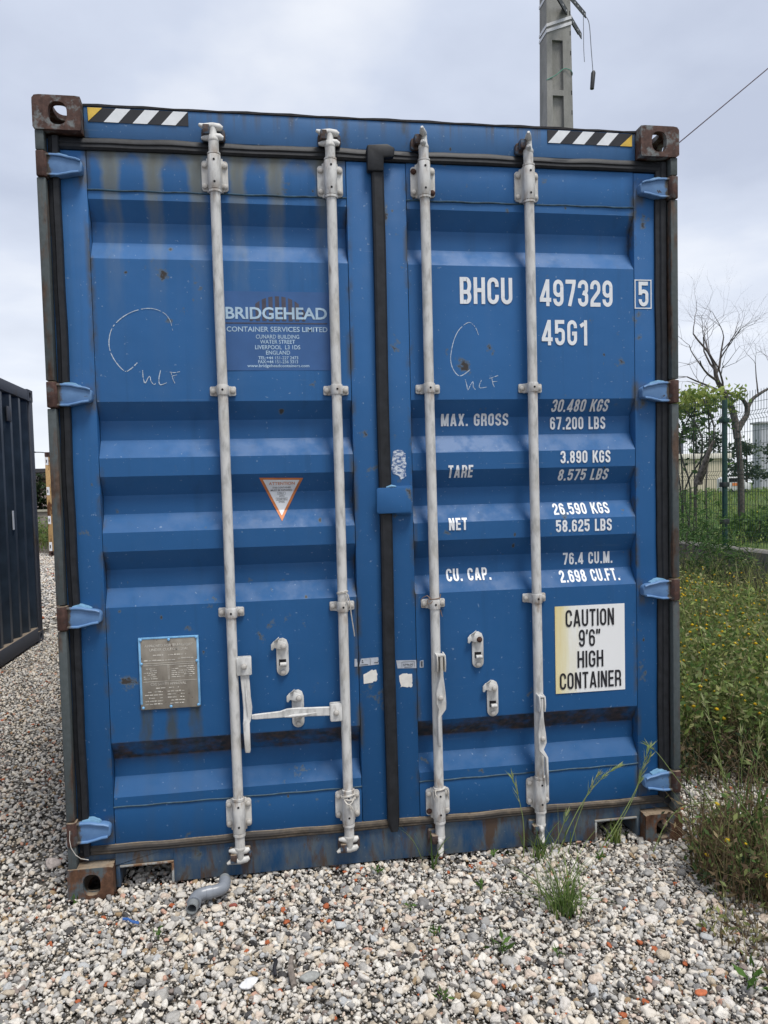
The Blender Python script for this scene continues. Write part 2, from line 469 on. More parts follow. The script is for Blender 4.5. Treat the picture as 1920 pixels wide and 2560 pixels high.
M_black = simple('black_marking', (0.018, 0.018, 0.022), 0.5, 0.15, 20)
M_yel = simple('yellow_marking', (0.66, 0.44, 0.07), 0.5, 0.2, 18)
M_orange = simple('orange_marking', (0.62, 0.20, 0.06), 0.5, 0.15, 20)
M_chalk = simple('chalk', (0.52, 0.60, 0.68), 0.9, 0.25, 160)
M_label = simple('grey_label', (0.44, 0.47, 0.52), 0.5, 0.1, 60)
M_paper = simple('torn_paper', (0.74, 0.72, 0.67), 0.9, 0.08, 40)
def caution_mat():
    k = NB('caution_sheet'); o = k.coord(); X, Y, Zz = k.xyz(o)
    f = k.noise(k.mapping(o, (26, 1, 2.2)), 1.0, 5, 0.6)
    g = k.math('ADD', k.maprange(X, 1.91, 2.06, 0.9, 0.0), k.math('MULTIPLY', k.math('SUBTRACT', f, 0.5), 0.9))
    col = k.ramp(g, [(0.28, (0.80, 0.805, 0.80)), (0.6, (0.76, 0.72, 0.52)), (1.0, (0.70, 0.56, 0.20))])
    return k.set(col, 0.4, 0, 0.4)
M_caut = caution_mat()
def plate_mat():
    k = NB('dull_plate'); o = k.coord()
    a = k.noise(k.mapping(o, (1, 1, 0.4)), 26, 5, 0.6)
    col = k.ramp(a, [(0.3, (0.200, 0.175, 0.145)), (0.6, (0.285, 0.258, 0.215)), (0.8, (0.34, 0.31, 0.27))])
    col = k.mix(k.maprange(k.noise(o, 60, 4, 0.6), 0.66, 0.72), col, (0.07, 0.045, 0.03))
    return k.set(col, 0.55, 0.15, 0.4)
M_plate = plate_mat()
M_platetx = simple('plate_raised_text', (0.56, 0.53, 0.47), 0.5, 0.3, 60)
M_ltblue = simple('light_blue_edge_paint', (0.20, 0.44, 0.70), 0.5, 0.15, 30)
M_string = simple('dirty_string', (0.55, 0.52, 0.47), 0.95, 0.2, 80)
M_stringd = simple('brown_cord', (0.22, 0.15, 0.11), 0.95, 0.2, 80)
M_pvc = simple('grey_pvc', (0.215, 0.235, 0.265), 0.35, 0.08, 18, spec=0.5)
M_pvcd = simple('grey_pvc_spigot', (0.205, 0.220, 0.225), 0.4, 0.08, 18, spec=0.5)
def concrete(name, c=(0.27, 0.265, 0.245)):
    k = NB(name); o = k.coord()
    a = k.noise(k.mapping(o, (1, 1, 0.35)), 6, 6, 0.7); b = k.noise(o, 60, 3)
    col = k.ramp(a, [(0.3, tuple(v * 0.7 for v in c)), (0.7, tuple(v * 1.18 for v in c))])
    col = k.mix(k.maprange(b, 0.6, 0.7, 0, 0.35), col, tuple(v * 0.55 for v in c))
    k.set(col, 0.9, 0, 0.2); k.bump(b, 0.3, 0.006); return k.m
M_conc = concrete('grey_concrete')
M_kerb = concrete('kerb_concrete', (0.20, 0.19, 0.175))
M_navy = simple('navy_paint', (0.026, 0.038, 0.054), 0.40, 0.3, 6, spec=0.5)
M_navyr = weathered('navy_rail_paint', (0.058, 0.064, 0.080), (0.070, 0.055, 0.045), 0.35, 8, (1, 0.3, 0.3))
M_rustc = weathered('rusty_tan_paint', (0.42, 0.27, 0.12), (0.12, 0.05, 0.02), 0.45, 5, (1, 1, 0.35))
M_fence = simple('green_fence_paint', (0.010, 0.045, 0.038), 0.45, 0.2, 20)
M_darkmetal = simple('dark_steel', (0.030, 0.034, 0.036), 0.6, 0.3, 20)
M_bark = simple('grey_bark', (0.105, 0.09, 0.082), 0.95, 0.35, 25, bump=0.5)
M_twig = simple('pale_twig', (0.17, 0.155, 0.16), 0.95, 0.2, 25)
M_log = simple('cut_limb_bark', (0.20, 0.17, 0.145), 0.95, 0.45, 30, bump=0.6)

def leaf_mat(name, rough=0.6, trans=0.25):
    k = NB(name)
    a = k.n('ShaderNodeAttribute'); a.attribute_name = 'tint'
    k.set(a.outputs['Color'], rough, 0.0, 0.25)
    tr = k.n('ShaderNodeBsdfTranslucent'); k.l(a.outputs['Color'], tr.inputs[0])
    mx = k.n('ShaderNodeMixShader'); mx.inputs[0].default_value = trans
    k.l(k.b.outputs[0], mx.inputs[1]); k.l(tr.outputs[0], mx.inputs[2]); k.l(mx.outputs[0], k.out.inputs[0])
    return k.m
M_leaf = leaf_mat('foliage', 0.6, 0.4)

# ================================================================== ground
def ground_mat():
    k = NB('gravel_bed'); o = k.coord()
    v = k.n('ShaderNodeTexVoronoi'); k.l(o, v.inputs['Vector']); v.inputs['Scale'].default_value = 38
    sc = k.xyz(v.outputs['Color'])
    col = k.ramp(sc[0], [(0.0, (0.05, 0.045, 0.04)), (0.3, (0.11, 0.10, 0.085)), (0.6, (0.20, 0.185, 0.16)), (0.85, (0.38, 0.355, 0.32)), (0.96, (0.30, 0.11, 0.06))], 'CONSTANT')
    col = k.mix(k.maprange(v.outputs['Distance'], 0.3, 0.8), col, (0.055, 0.048, 0.04))
    far = k.noise(o, 0.5, 4)
    col = k.mix(k.maprange(far, 0.4, 0.7, 0, 0.4), col, (0.17, 0.155, 0.13))
    k.set(col, 0.95, 0, 0.2)
    k.bump(k.math('SUBTRACT', 1.0, v.outputs['Distance']), 0.7, 0.012)
    return k.m
M_ground = ground_mat()
g = MB(); g.add([(-400, -60, 0), (400, -60, 0), (400, 700, 0), (-400, 700, 0)], [(0, 1, 2, 3)])
g_o = g.build('ground', M_ground, smooth=False); g_o.location.z = -0.016
tag(g_o, kind='structure')
g_o.location = (0, 0, -0.016)
def soil_mat():
    k = NB('field_soil'); o = k.coord()
    a = k.noise(o, 1.2, 6, 0.65); b = k.noise(o, 14, 5, 0.7)
    col = k.ramp(a, [(0.3, (0.060, 0.105, 0.030)), (0.55, (0.105, 0.155, 0.048)), (0.75, (0.16, 0.175, 0.075))])
    col = k.mix(k.maprange(b, 0.4, 0.7, 0, 0.6), col, (0.03, 0.045, 0.016))
    k.set(col, 0.95, 0, 0.15); k.bump(b, 0.8, 0.05); return k.m
M_soil = soil_mat()
f = MB(); f.add([(6.72, -30, 0.60), (400, -30, 0.60), (400, 600, 0.60), (6.72, 600, 0.60)], [(0, 1, 2, 3)])
tag(f.build('field', M_soil, smooth=False), kind='structure')

# ------------------------------------------------------------------ gravel stones
def stone_mesh(i):
    r = np.random.default_rng(100 + i)
    bm = bmesh.new(); bmesh.ops.create_icosphere(bm, subdivisions=3, radius=1.0)
    pl = []
    for _ in range(9):
        n = r.normal(size=3); n /= np.linalg.norm(n); pl.append((Vector(n), r.uniform(0.42, 0.84)))
    sc = Vector((1.0, r.uniform(0.68, 0.95), r.uniform(0.5, 0.8)))
    off = Vector(r.uniform(-50, 50, 3))
    for v in bm.verts:
        p = v.co.copy(); q = 1.0
        for n, h in pl:
            d = p.dot(n)
            if d > h: q = min(q, h / d)
        q *= 1 + 0.14 * mnoise.noise(p * 1.6 + off) + 0.04 * mnoise.noise(p * 4 + off)
        p = p * q
        v.co = Vector((p.x * sc.x, p.y * sc.y, p.z * sc.z))
    for fc in bm.faces: fc.smooth = True
    if i % 3:
        for ed in bm.edges:
            if ed.calc_face_angle(0) > rad(24): ed.smooth = False
    me = bpy.data.meshes.new('stone'); bm.to_mesh(me); bm.free()
    return me
def stone_mat():
    k = NB('mixed_stone')
    oi = k.n('ShaderNodeObjectInfo').outputs['Random']
    o = k.coord()
    pal = [(0.0, (0.696, 0.648, 0.576)), (0.13, (0.792, 0.756, 0.690)), (0.24, (0.600, 0.570, 0.522)), (0.36, (0.720, 0.648, 0.546)), (0.45, (0.450, 0.438, 0.414)),
           (0.54, (0.684, 0.648, 0.600)), (0.63, (0.354, 0.348, 0.336)), (0.71, (0.528, 0.456, 0.360)), (0.765, (0.240, 0.234, 0.228)), (0.815, (0.660, 0.552, 0.462)),
           (0.86, (0.504, 0.516, 0.522)), (0.905, (0.084, 0.082, 0.082)), (0.930, (0.372, 0.270, 0.162)), (0.958, (0.432, 0.126, 0.054)), (0.971, (0.276, 0.228, 0.204)), (0.985, (0.564, 0.348, 0.264))]
    base = k.ramp(oi, pal, 'CONSTANT')
    ad = k.n('ShaderNodeVectorMath', operation='ADD'); k.l(o, ad.inputs[0])
    cb = k.n('ShaderNodeCombineXYZ'); k.l(k.math('MULTIPLY', oi, 91.0), cb.inputs[0]); k.l(cb.outputs[0], ad.inputs[1])
    n1 = k.noise(ad.outputs[0], 2.2, 6, 0.65)
    col = k.mix(k.maprange(n1, 0.35, 0.7, 0.0, 0.55), base, k.mix(1.0, base, (0.62, 0.58, 0.52), 'MULTIPLY'))
    k.set(col, 0.85, 0, 0.25)
    k.bump(n1, 0.35, 0.12)
    return k.m
M_stone = stone_mat()
stones = bpy.data.collections.new('stone_shapes')
for i in range(14):
    me = stone_mesh(i); me.materials.append(M_stone)
    stones.objects.link(bpy.data.objects.new('stone_shape', me))

def scatter(name, poly_mesh, coll, dmin, dens, smin, smax, seed, zlo, zhi, flat=0.5):
    """one object whose geometry nodes lay stones over its own surface"""
    o = link(name, poly_mesh, M_stone)
    t = bpy.data.node_groups.new(name, 'GeometryNodeTree')
    t.interface.new_socket('Geometry', in_out='INPUT', socket_type='NodeSocketGeometry')
    t.interface.new_socket('Geometry', in_out='OUTPUT', socket_type='NodeSocketGeometry')
    N = t.nodes.new; L = t.links.new
    gi = N('NodeGroupInput'); go = N('NodeGroupOutput')
    d = N('GeometryNodeDistributePointsOnFaces'); d.distribute_method = 'POISSON'
    d.inputs['Distance Min'].default_value = dmin; d.inputs['Density Max'].default_value = dens; d.inputs['Seed'].default_value = seed
    L(gi.outputs[0], d.inputs['Mesh'])
    rv = N('FunctionNodeRandomValue'); rv.data_type = 'FLOAT_VECTOR'
    rv.inputs['Min'].default_value = (-dmin * 0.3, -dmin * 0.3, zlo); rv.inputs['Max'].default_value = (dmin * 0.3, dmin * 0.3, zhi); rv.inputs['Seed'].default_value = seed + 1
    sp = N('GeometryNodeSetPosition'); L(d.outputs['Points'], sp.inputs['Geometry']); L(rv.outputs[0], sp.inputs['Offset'])
    ci = N('GeometryNodeCollectionInfo'); ci.inputs['Collection'].default_value = coll
    ci.inputs['Separate Children'].default_value = True; ci.inputs['Reset Children'].default_value = True
    ip = N('GeometryNodeInstanceOnPoints'); L(sp.outputs[0], ip.inputs['Points']); L(ci.outputs[0], ip.inputs['Instance'])
    ip.inputs['Pick Instance'].default_value = True
    rr = N('FunctionNodeRandomValue'); rr.data_type = 'FLOAT_VECTOR'
    rr.inputs['Min'].default_value = (-flat, -flat, 0); rr.inputs['Max'].default_value = (flat, flat, 6.283); rr.inputs['Seed'].default_value = seed + 2
    L(rr.outputs[0], ip.inputs['Rotation'])
    rs = N('FunctionNodeRandomValue'); rs.data_type = 'FLOAT'
    fi = [s_ for s_ in rs.inputs if s_.type == 'VALUE']
    fi[0].default_value = 0.0; fi[1].default_value = 1.0; rs.inputs['Seed'].default_value = seed + 3
    fo = [s_ for s_ in rs.outputs if s_.type == 'VALUE'][0]
    pw = N('ShaderNodeMath'); pw.operation = 'POWER'; L(fo, pw.inputs[0]); pw.inputs[1].default_value = 1.9
    mr = N('ShaderNodeMapRange'); L(pw.outputs[0], mr.inputs[0]); mr.inputs[3].default_value = smin; mr.inputs[4].default_value = smax
    L(mr.outputs[0], ip.inputs['Scale'])
    L(ip.outputs[0], go.inputs[0])
    md = o.modifiers.new('stones', 'NODES'); md.node_group = t
    return o
def patch(polys, z=0.0):
    me = bpy.data.meshes.new('gravel')
    vs_, fs = [], []
    for p in polys:
        b = len(vs_); vs_ += [(x, y, z) for x, y in p]; fs.append(tuple(range(b, b + len(p))))
    me.from_pydata(vs_, [], fs); me.update(); return me
near = [[(-1.6, -2.0), (4.4, -2.0), (4.4, 0.0), (-1.6, 0.0)], [(0.17, 0.0), (2.27, 0.0), (2.27, 0.35), (0.17, 0.35)]]
sides = [[(-1.62, 0.0), (0.02, 0.0), (0.02, 6.2), (-1.62, 6.2)], [(2.42, 0.0), (5.2, 0.0), (5.2, 1.6), (2.42, 1.6)], [(-3.2, -1.2), (-1.6, -1.2), (-1.6, 3.4), (-3.2, 3.4)]]
far_p = [[(-1.62, 6.2), (0.02, 6.2), (-2.2, 19.0), (-6.6, 19.0)], [(-3.2, 6.2), (-1.62, 6.2), (-6.6, 19.0), (-9, 19)]]
for me, a, lab in ((patch(near), (0.0092, 16000, 0.0036, 0.0180, 1, -0.004, 0.006, 0.9), 'loose mixed white, grey and orange pebbles in front of the blue container'),
                   (patch(sides), (0.0125, 9000, 0.005, 0.017, 21, -0.005, 0.005, 0.8), 'loose pebbles in the lanes beside the blue container'),
                   (patch(far_p), (0.034, 1500, 0.014, 0.034, 41, -0.012, 0.004, 0.5), 'grey gravel lane running back towards the rusty container')):
    o = scatter('gravel', me, stones, *a)
    tag(o, lab, 'gravel', kind='stuff')
me = patch([[(-0.9, -1.45), (3.2, -1.45), (3.2, -0.03), (-0.9, -0.03)]])
o = scatter('coarse_gravel', me, stones, 0.050, 600, 0.014, 0.031, 61, 0.000, 0.008, 0.6)
tag(o, 'larger stones lying scattered on top of the front gravel', 'gravel', kind='stuff')

def grit_mat():
    k = NB('dark_grit'); oi = k.n('ShaderNodeObjectInfo').outputs['Random']
    base = k.ramp(oi, [(0.0, (0.13, 0.118, 0.10)), (0.2, (0.24, 0.22, 0.19)), (0.45, (0.36, 0.335, 0.295)), (0.7, (0.50, 0.47, 0.42)), (0.92, (0.16, 0.125, 0.10))], 'CONSTANT')
    return k.set(base, 0.95, 0, 0.15)
M_grit = grit_mat()
grits = bpy.data.collections.new('grit_shapes')
for i in range(6):
    me = stone_mesh(200 + i); me.materials.append(M_grit)
    grits.objects.link(bpy.data.objects.new('grit_shape', me))
me = patch([[(-0.9, -1.4), (3.2, -1.4), (3.2, -0.01), (-0.9, -0.01)]])
o = scatter('fine_gravel', me, grits, 0.0075, 20000, 0.003, 0.0075, 81, -0.007, 0.003, 1.2)
tag(o, 'fine grit filling the gaps between the front pebbles', 'gravel', kind='stuff')
me = patch([[(1.25, -1.6), (3.4, -1.6), (3.4, -0.02), (1.6, -0.02)]])
o = scatter('fine_gravel', me, grits, 0.0125, 5200, 0.003, 0.0105, 71, -0.004, 0.009, 1.2)
tag(o, 'fine dark grit sprinkled over the gravel on the right', 'gravel', kind='stuff')

# ================================================================== blue container
CW, CH, CL = 2.438, 2.896, 12.192
cont = thing('shipping_container', 'large blue high shipping container with closed double doors and white lettering', 'container')
YD, YR = 0.050, 0.096               # proud and recessed plane of the door panel
PROF = [(2.592, YD), (2.561, YD), (2.494, YR), (2.420, YR), (2.350, YD), (1.832, YD), (1.766, YR), (1.694, YR), (1.626, YD),
        (1.558, YD), (1.488, YR), (1.418, YR), (1.351, YD), (1.281, YD), (1.210, YR), (1.140, YR), (1.073, YD),
        (0.564, YD), (0.492, YR), (0.420, YR), (0.356, YD), (0.320, YD)]
_pz = np.array([p[0] for p in PROF][::-1]); _py = np.array([p[1] for p in PROF][::-1])
def surf(z):
    return float(np.interp(z, _pz, _py))

# --- corner castings with real openings
def outline_hit(outer, c, a):
    d = (math.cos(a), math.sin(a)); best = None
    n = len(outer)
    for i in range(n):
        p, q = outer[i], outer[(i + 1) % n]
        ex, ey = q[0] - p[0], q[1] - p[1]
        den = d[0] * ey - d[1] * ex
        if abs(den) < 1e-12: continue
        t = ((p[0] - c[0]) * ey - (p[1] - c[1]) * ex) / den
        u = ((p[0] - c[0]) * d[1] - (p[1] - c[1]) * d[0]) / den
        if t > 0 and -1e-9 <= u <= 1 + 1e-9 and (best is None or t < best): best = t
    return (c[0] + d[0] * best, c[1] + d[1] * best)
def holed_plate(mb, outer, c, hw, hh, a, b, axis, n=48):
    """plate with an obround opening, extruded from a to b along axis"""
    ou, ho = [], []
    for i in range(n):
        t = 2 * math.pi * i / n
        ct, st_ = math.cos(t), math.sin(t)
        e_ = 2.6
        k_ = (abs(ct / hw) ** e_ + abs(st_ / hh) ** e_) ** (-1 / e_)
        ho.append((c[0] + ct * k_, c[1] + st_ * k_)); ou.append(outline_hit(outer, c, t))
    def P(p, t):
        return {'y': (p[0], t, p[1]), 'x': (t, p[0], p[1]), 'z': (p[0], p[1], t)}[axis]
    vs_ = [P(p, a) for p in ou] + [P(p, a) for p in ho] + [P(p, b) for p in ou] + [P(p, b) for p in ho]
    fs = []
    for i in range(n):
        j = (i + 1) % n
        fs += [(i, j, n + j, n + i), (2 * n + i, 3 * n + i, 3 * n + j, 2 * n + j), (i, 2 * n + i, 2 * n + j, j), (n + i, n + j, 3 * n + j, 3 * n + i)]
    mb.add(vs_, fs)
def casting(side, top, y0, m):
    mb = MB()
    x0, x1 = (0.0, 0.162) if side < 0 else (CW - 0.162, CW)
    z0, z1 = (CH - 0.118, CH) if top else (0.0, 0.118)
    f_ = 1 if y0 < 6 else -1
    ya, yb, yc = y0, y0 + f_ * 0.026, y0 + f_ * 0.178
    r = 0.017
    ol = []
    for (cx, cz, a0, on) in ((x1, z1, 0, side > 0 and top), (x0, z1, 90, side < 0 and top), (x0, z0, 180, False), (x1, z0, 270, False)):
        rr_ = r if on else 0.003
        sx = -1 if cx == x1 else 1; sz = -1 if cz == z1 else 1
        for i in range(6):
            a = rad(a0 + 18 * i); ol.append((cx + sx * rr_ + rr_ * math.cos(a), cz + sz * rr_ + rr_ * math.sin(a)))
    cx = (x0 + x1) / 2 + side * -0.004
    cz = (z0 + z1) / 2 - (0.002 if top else 0.004)
    holed_plate(mb, ol, (cx, cz), 0.0315, 0.0395, ya, yb, 'y')
    t = 0.02
    xi0, xi1 = x0 + 0.003, x1 - 0.003
    # outer side plate with opening, inner plate, bottom, top with opening, back
    so = [(yb, z0 + 0.003), (yc, z0 + 0.003), (yc, z1 - (r if top else 0.003)), (yb, z1 - (r if top else 0.003))]
    if f_ < 0: so = so[::-1]
    xs = (x0 + 0.001, x0 + 0.026) if side < 0 else (x1 - 0.026, x1 - 0.001)
    holed_plate(mb, so, (y0 + f_ * 0.102, cz), 0.03, 0.038, xs[0], xs[1], 'x')
    xn = (x1 - t, x1 - 0.001) if side < 0 else (x0 + 0.001, x0 + t)
    mb.box(xn[0], xn[1], min(yb, yc), max(yb, yc), z0 + 0.002, z1 - 0.002)
    to = [(xs[1] if side < 0 else xn[1], yb), (xn[0] if side < 0 else xs[0], yb), (xn[0] if side < 0 else xs[0], yc), (xs[1] if side < 0 else xn[1], yc)]
    zt = (z1 - t, z1 - 0.001) if top else (z0 + 0.001, z0 + t)
    holed_plate(mb, to, ((to[0][0] + to[1][0]) / 2, y0 + f_ * 0.09), 0.03, 0.056, zt[0], zt[1], 'z')
    zb = (z0 + 0.001, z0 + t) if top else (z1 - t, z1 - 0.001)
    mb.box(min(to[0][0], to[1][0]), max(to[0][0], to[1][0]), min(yb, yc), max(yb, yc), zb[0], zb[1])
    mb.box(min(to[0][0], to[1][0]), max(to[0][0], to[1][0]), min(yc, yc - f_ * t), max(yc, yc - f_ * t), z0 + t, z1 - t - 0.03)
    return mb.build('corner_casting', m, cont, merge=0, angle=30)
for s_ in (-1, 1):
    casting(s_, True, 0.0, M_cast); casting(s_, False, 0.0, M_castb)
    casting(s_, True, CL, M_cast); casting(s_, False, CL, M_castb)

HZ = [(2.618, 2.706), (1.808, 1.900), (1.004, 1.092), (0.203, 0.292)]       # hinge barrel heights
# --- corner posts
for s_ in (-1, 1):
    mb = MB()
    def bx(xa, xb, *r_):
        if s_ < 0: mb.box(xa, xb, *r_)
        else: mb.box(CW - xb, CW - xa, *r_)
    zs = [0.118] + [z for a in HZ[::-1] for z in (a[0] - 0.004, a[1] + 0.004)] + [CH - 0.118]
    for i in range(0, len(zs), 2):
        bx(0.004, 0.034, 0.006, 0.05, zs[i], zs[i + 1])
    bx(0.004, 0.020, 0.05, 0.16, 0.118, CH - 0.118)
    bx(0.020, 0.15, 0.125, 0.16, 0.118, CH - 0.118)
    mb.build('corner_post', M_post, cont, bevel=0.003)
    mb = MB(); bx(0.0345, 0.050, 0.045, 0.12, 0.16, CH - 0.13)
    mb.build('post_web', M_blueF, cont)
    mb = MB(); bx(0.004, 0.16, CL - 0.06, CL - 0.01, 0.118, CH - 0.118)
    mb.build('corner_post', M_blueF, cont)
# --- header and sill
mb = MB(); mb.box(0.163, CW - 0.163, 0.046, 0.125, 2.774, 2.884); mb.box(0.02, 0.163, 0.13, 0.16, 2.74, 2.77); mb.box(CW - 0.163, CW - 0.02, 0.13, 0.16, 2.74, 2.77)
mb.build('door_header', M_blueH, cont, bevel=0.003)
mb = MB()
secs = []
for i in range(41):
    x = 0.163 + (CW - 0.326) * i / 40
    w = 0.0014 * math.sin(i * 1.9) + 0.0012 * math.sin(i * 0.63)
    secs.append([(x, 0.043, 2.8845), (x, 0.16, 2.8845), (x, 0.16, 2.8915 + w), (x, 0.043, 2.8915 + w)])
mb.sweep(secs); mb.build('header_lip', M_roofedge, cont)
mb = MB()
ZS1 = 0.150
mb.box(0.376, 2.074, 0.050, 0.115, 0.014, ZS1)
mb.box(0.163, 0.376, 0.050, 0.115, 0.098, ZS1); mb.box(2.074, CW - 0.163, 0.050, 0.115, 0.098, ZS1)
mb.box(0.163, 0.178, 0.050, 0.30, 0.012, 0.098); mb.box(CW - 0.178, CW - 0.163, 0.050, 0.30, 0.012, 0.098)
mb.box(0.02, 0.163, 0.06, 0.11, 0.1185, ZS1); mb.box(CW - 0.163, CW - 0.02, 0.06, 0.11, 0.1185, ZS1)
mb.build('door_sill', M_sill, cont, bevel=0.002)
M_edge = weathered('worn_pocket_edge', (0.30, 0.31, 0.30), (0.20, 0.11, 0.06), 0.45, 14, (1, 1, 1))
for (xa, xb) in ((0.178, 0.376), (2.074, CW - 0.178)):
    mb = MB()
    mb.box(xa, xb, 0.046, 0.30, 0.088, 0.0965); 
    xe = (xb - 0.009, xb) if xa < 1 else (xa, xa + 0.009)
    mb.box(xe[0], xe[1], 0.046, 0.30, 0.0, 0.0875)
    mb.build('sill_pocket_edge', M_edge, cont, bevel=0.002)
    mb = MB(); mb.box(xa, xb, 0.35, 0.37, -0.01, 0.0875); mb.build('pocket_back', M_navy, cont)
# --- roof, sides, floor, far end
def side_wall(x, sgn):
    pts = []; y = 0.19; st_ = 0
    while y < CL - 0.19:
        for dy_, d in ((0.070, 0.0), (0.068, 0.036), (0.070, 0.036), (0.068, 0.0)):
            pts.append((y, d)); y += dy_
    V, F = [], []
    for i, (y, d) in enumerate(pts):
        V += [(x + sgn * d, y, 0.16), (x + sgn * d, y, 2.83)]
        if i: F.append((2 * i - 2, 2 * i, 2 * i + 1, 2 * i - 1))
    mb_ = MB(); mb_.add(V, F); mb_.build('side_wall', M_blueF, cont, smooth=False)
    mb_ = MB(); a, b = sorted((x - sgn * 0.008, x + sgn * 0.055)); mb_.box(a, b, 0.178, CL - 0.178, 2.83, 2.884); mb_.build('top_side_rail', M_blueF, cont, bevel=0.002)
    mb_ = MB(); mb_.box(a, b, 0.178, CL - 0.178, 0.02, 0.16); mb_.build('bottom_side_rail', M_blueF, cont, bevel=0.002)
side_wall(0.012, 1); side_wall(CW - 0.012, -1)
mb = MB(); mb.box(0.07, CW - 0.07, 0.161, CL - 0.05, 2.86, 2.880); mb.build('roof', M_blueF, cont)
mb = MB(); mb.box(0.07, CW - 0.07, 0.38, CL - 0.05, 0.10, 0.155); mb.build('floor', M_navy, cont)
mb = MB(); mb.box(0.16, CW - 0.16, CL - 0.05, CL - 0.02, 0.02, 2.88); mb.build('end_wall', M_blueF, cont)
mb = MB(); mb.box(0.06, CW - 0.06, 0.165, 0.175, 0.16, 2.85); mb.build('inner_panel', M_navy, cont)

# --- door leaves
ZT, ZB = 2.732, 0.176
DOORS = {}
for nm, xl, xa, xb, xr, m in (('L', 0.052, 0.165, 1.1055, 1.222, M_blueL), ('R', 1.226, 1.336, 2.2675, 2.386, M_blueR)):
    d = bpy.data.objects.new('door', None); COL.objects.link(d); d.parent = cont; d.empty_display_size = 0.1
    for za, zb in ((2.592, ZT), (ZB, 0.320)):
        mb = MB(); mb.box(xa + 0.0015, xb - 0.0015, 0.0495, 0.110, za, zb); mb.build('door_rail', m, d, bevel=0.002)
    DOORS[nm] = d
    V, F = [], []
    nx = 10
    for i, (z, y) in enumerate(PROF):
        for j in range(nx + 1):
            x = xa + 0.0015 + (xb - xa - 0.003) * j / nx
            V.append((x, y + 0.0012 * math.sin(x * 9 + z * 5), z))
        if i:
            for j in range(nx): F.append(((i - 1) * (nx + 1) + j, (i - 1) * (nx + 1) + j + 1, i * (nx + 1) + j + 1, i * (nx + 1) + j))
    mb = MB(); mb.add(V, F); mb.build('corrugated_panel', m, d, angle=12)
    for (p, q) in ((xl, xa), (xb, xr)):
        mb = MB(); mb.box(p, q, 0.048, 0.118, ZB + 0.002, ZT - 0.002); mb.build('door_stile', M_blueF, d, bevel=0.004)
    for z in (2.592, 0.320):
        mb = MB()
        mb.tube([(xa + (xb - xa) * i / 30, 0.0487, z + 0.0012 * math.sin(i * 1.3)) for i in range(31)], 0.0032, 6)
        mb.build('weld_seam', M_weld, d)
# --- seals
def hgasket(x0, x1, zl, zh, m, flip=False, parent=None):
    prof = [(0.054, 0.0), (0.042, 0.02), (0.036, 0.20), (0.0375, 0.44), (0.034, 0.54), (0.036, 0.80), (0.043, 1.0), (0.056, 1.0)]
    secs = []
    n = max(4, int((x1 - x0) / 0.035))
    for i in range(n + 1):
        x = x0 + (x1 - x0) * i / n
        w = 0.0016 * math.sin(x * 11 + zl) + 0.0010 * math.sin(x * 31)
        secs.append([(x, y + 0.001 * math.sin(x * 23), zl + (zh - zl) * t + w * (0.3 + t)) for y, t in prof])
    mb_ = MB(); mb_.sweep(secs); return mb_.build('door_seal', m, parent, angle=30)
def vgasket(x0, x1, z0, z1, m, parent, yf=0.028):
    prof = [(0.055, 0.0), (yf + 0.010, 0.04), (yf + 0.007, 0.36), (yf, 0.46), (yf, 0.90), (yf + 0.004, 0.97), (0.055, 1.0)]
    secs = []
    n = int((z1 - z0) / 0.06)
    for i in range(n + 1):
        z = z0 + (z1 - z0) * i / n
        w = 0.0012 * math.sin(z * 7 + x0 * 3) + 0.0008 * math.sin(z * 19)
        secs.append([(x0 + (x1 - x0) * t + w, y, z) for y, t in prof])
    mb_ = MB(); mb_.sweep(secs); return mb_.build('door_seal', m, parent, angle=30)
hgasket(0.040, 1.190, 2.730, 2.774, M_gask, parent=DOORS['L']); hgasket(1.240, 2.398, 2.732, 2.774, M_gask, parent=DOORS['R'])
hgasket(0.042, 1.206, 0.146, 0.179, M_gaskd, parent=DOORS['L']); hgasket(1.230, 2.396, 0.146, 0.177, M_gaskd, parent=DOORS['R'])
vgasket(0.036, 0.077, 0.150, 2.770, M_gask, DOORS['L']); vgasket(2.354, 2.401, 0.150, 2.770, M_gask, DOORS['R'])
# overlapping centre seal with its folded cap
mb = MB()
secs = []
for i in range(60):
    z = 0.138 + (2.70 - 0.138) * i / 59
    w = 0.0012 * math.sin(z * 6); a = 0.010 if z < 0.16 else 0.0
    secs.append([(1.201 + w + a, 0.047, z), (1.202 + w + a, 0.026, z), (1.210 + w + a, 0.021, z), (1.240 + w, 0.023, z), (1.248 + w - a, 0.030, z), (1.249 + w - a, 0.047, z)])
mb.sweep(secs); mb.build('centre_seal', M_gask, DOORS['R'], angle=30)
mb = MB()
mb.prism([(1.183, 2.684), (1.246, 2.684), (1.247, 2.735), (1.286, 2.738), (1.290, 2.772), (1.262, 2.786), (1.184, 2.780)], 0.012, 0.046)
mb.build('seal_cap', M_gask, DOORS['R'], bevel=0.006)
# --- overlap plate between the leaves
mb = MB(); mb.prism(rrect(1.187, 1.322, 1.394, 1.493, 0.010), 0.010, 0.018); mb.build('overlap_plate', M_blueF, DOORS['R'], bevel=0.002)
mb = MB(); mb.prism(rrect(1.262, 1.330, 1.388, 1.499, 0.006), 0.018, 0.047); mb.build('overlap_bracket', M_blueF, DOORS['R'], bevel=0.003)
mb = MB(); mb.tube([(1.226, 0.016, 1.494), (1.245, 0.013, 1.4985), (1.264, 0.016, 1.497)], [0.003, 0.006, 0.003], 8); mb.build('paint_touch_up', M_hingep, DOORS['R'])

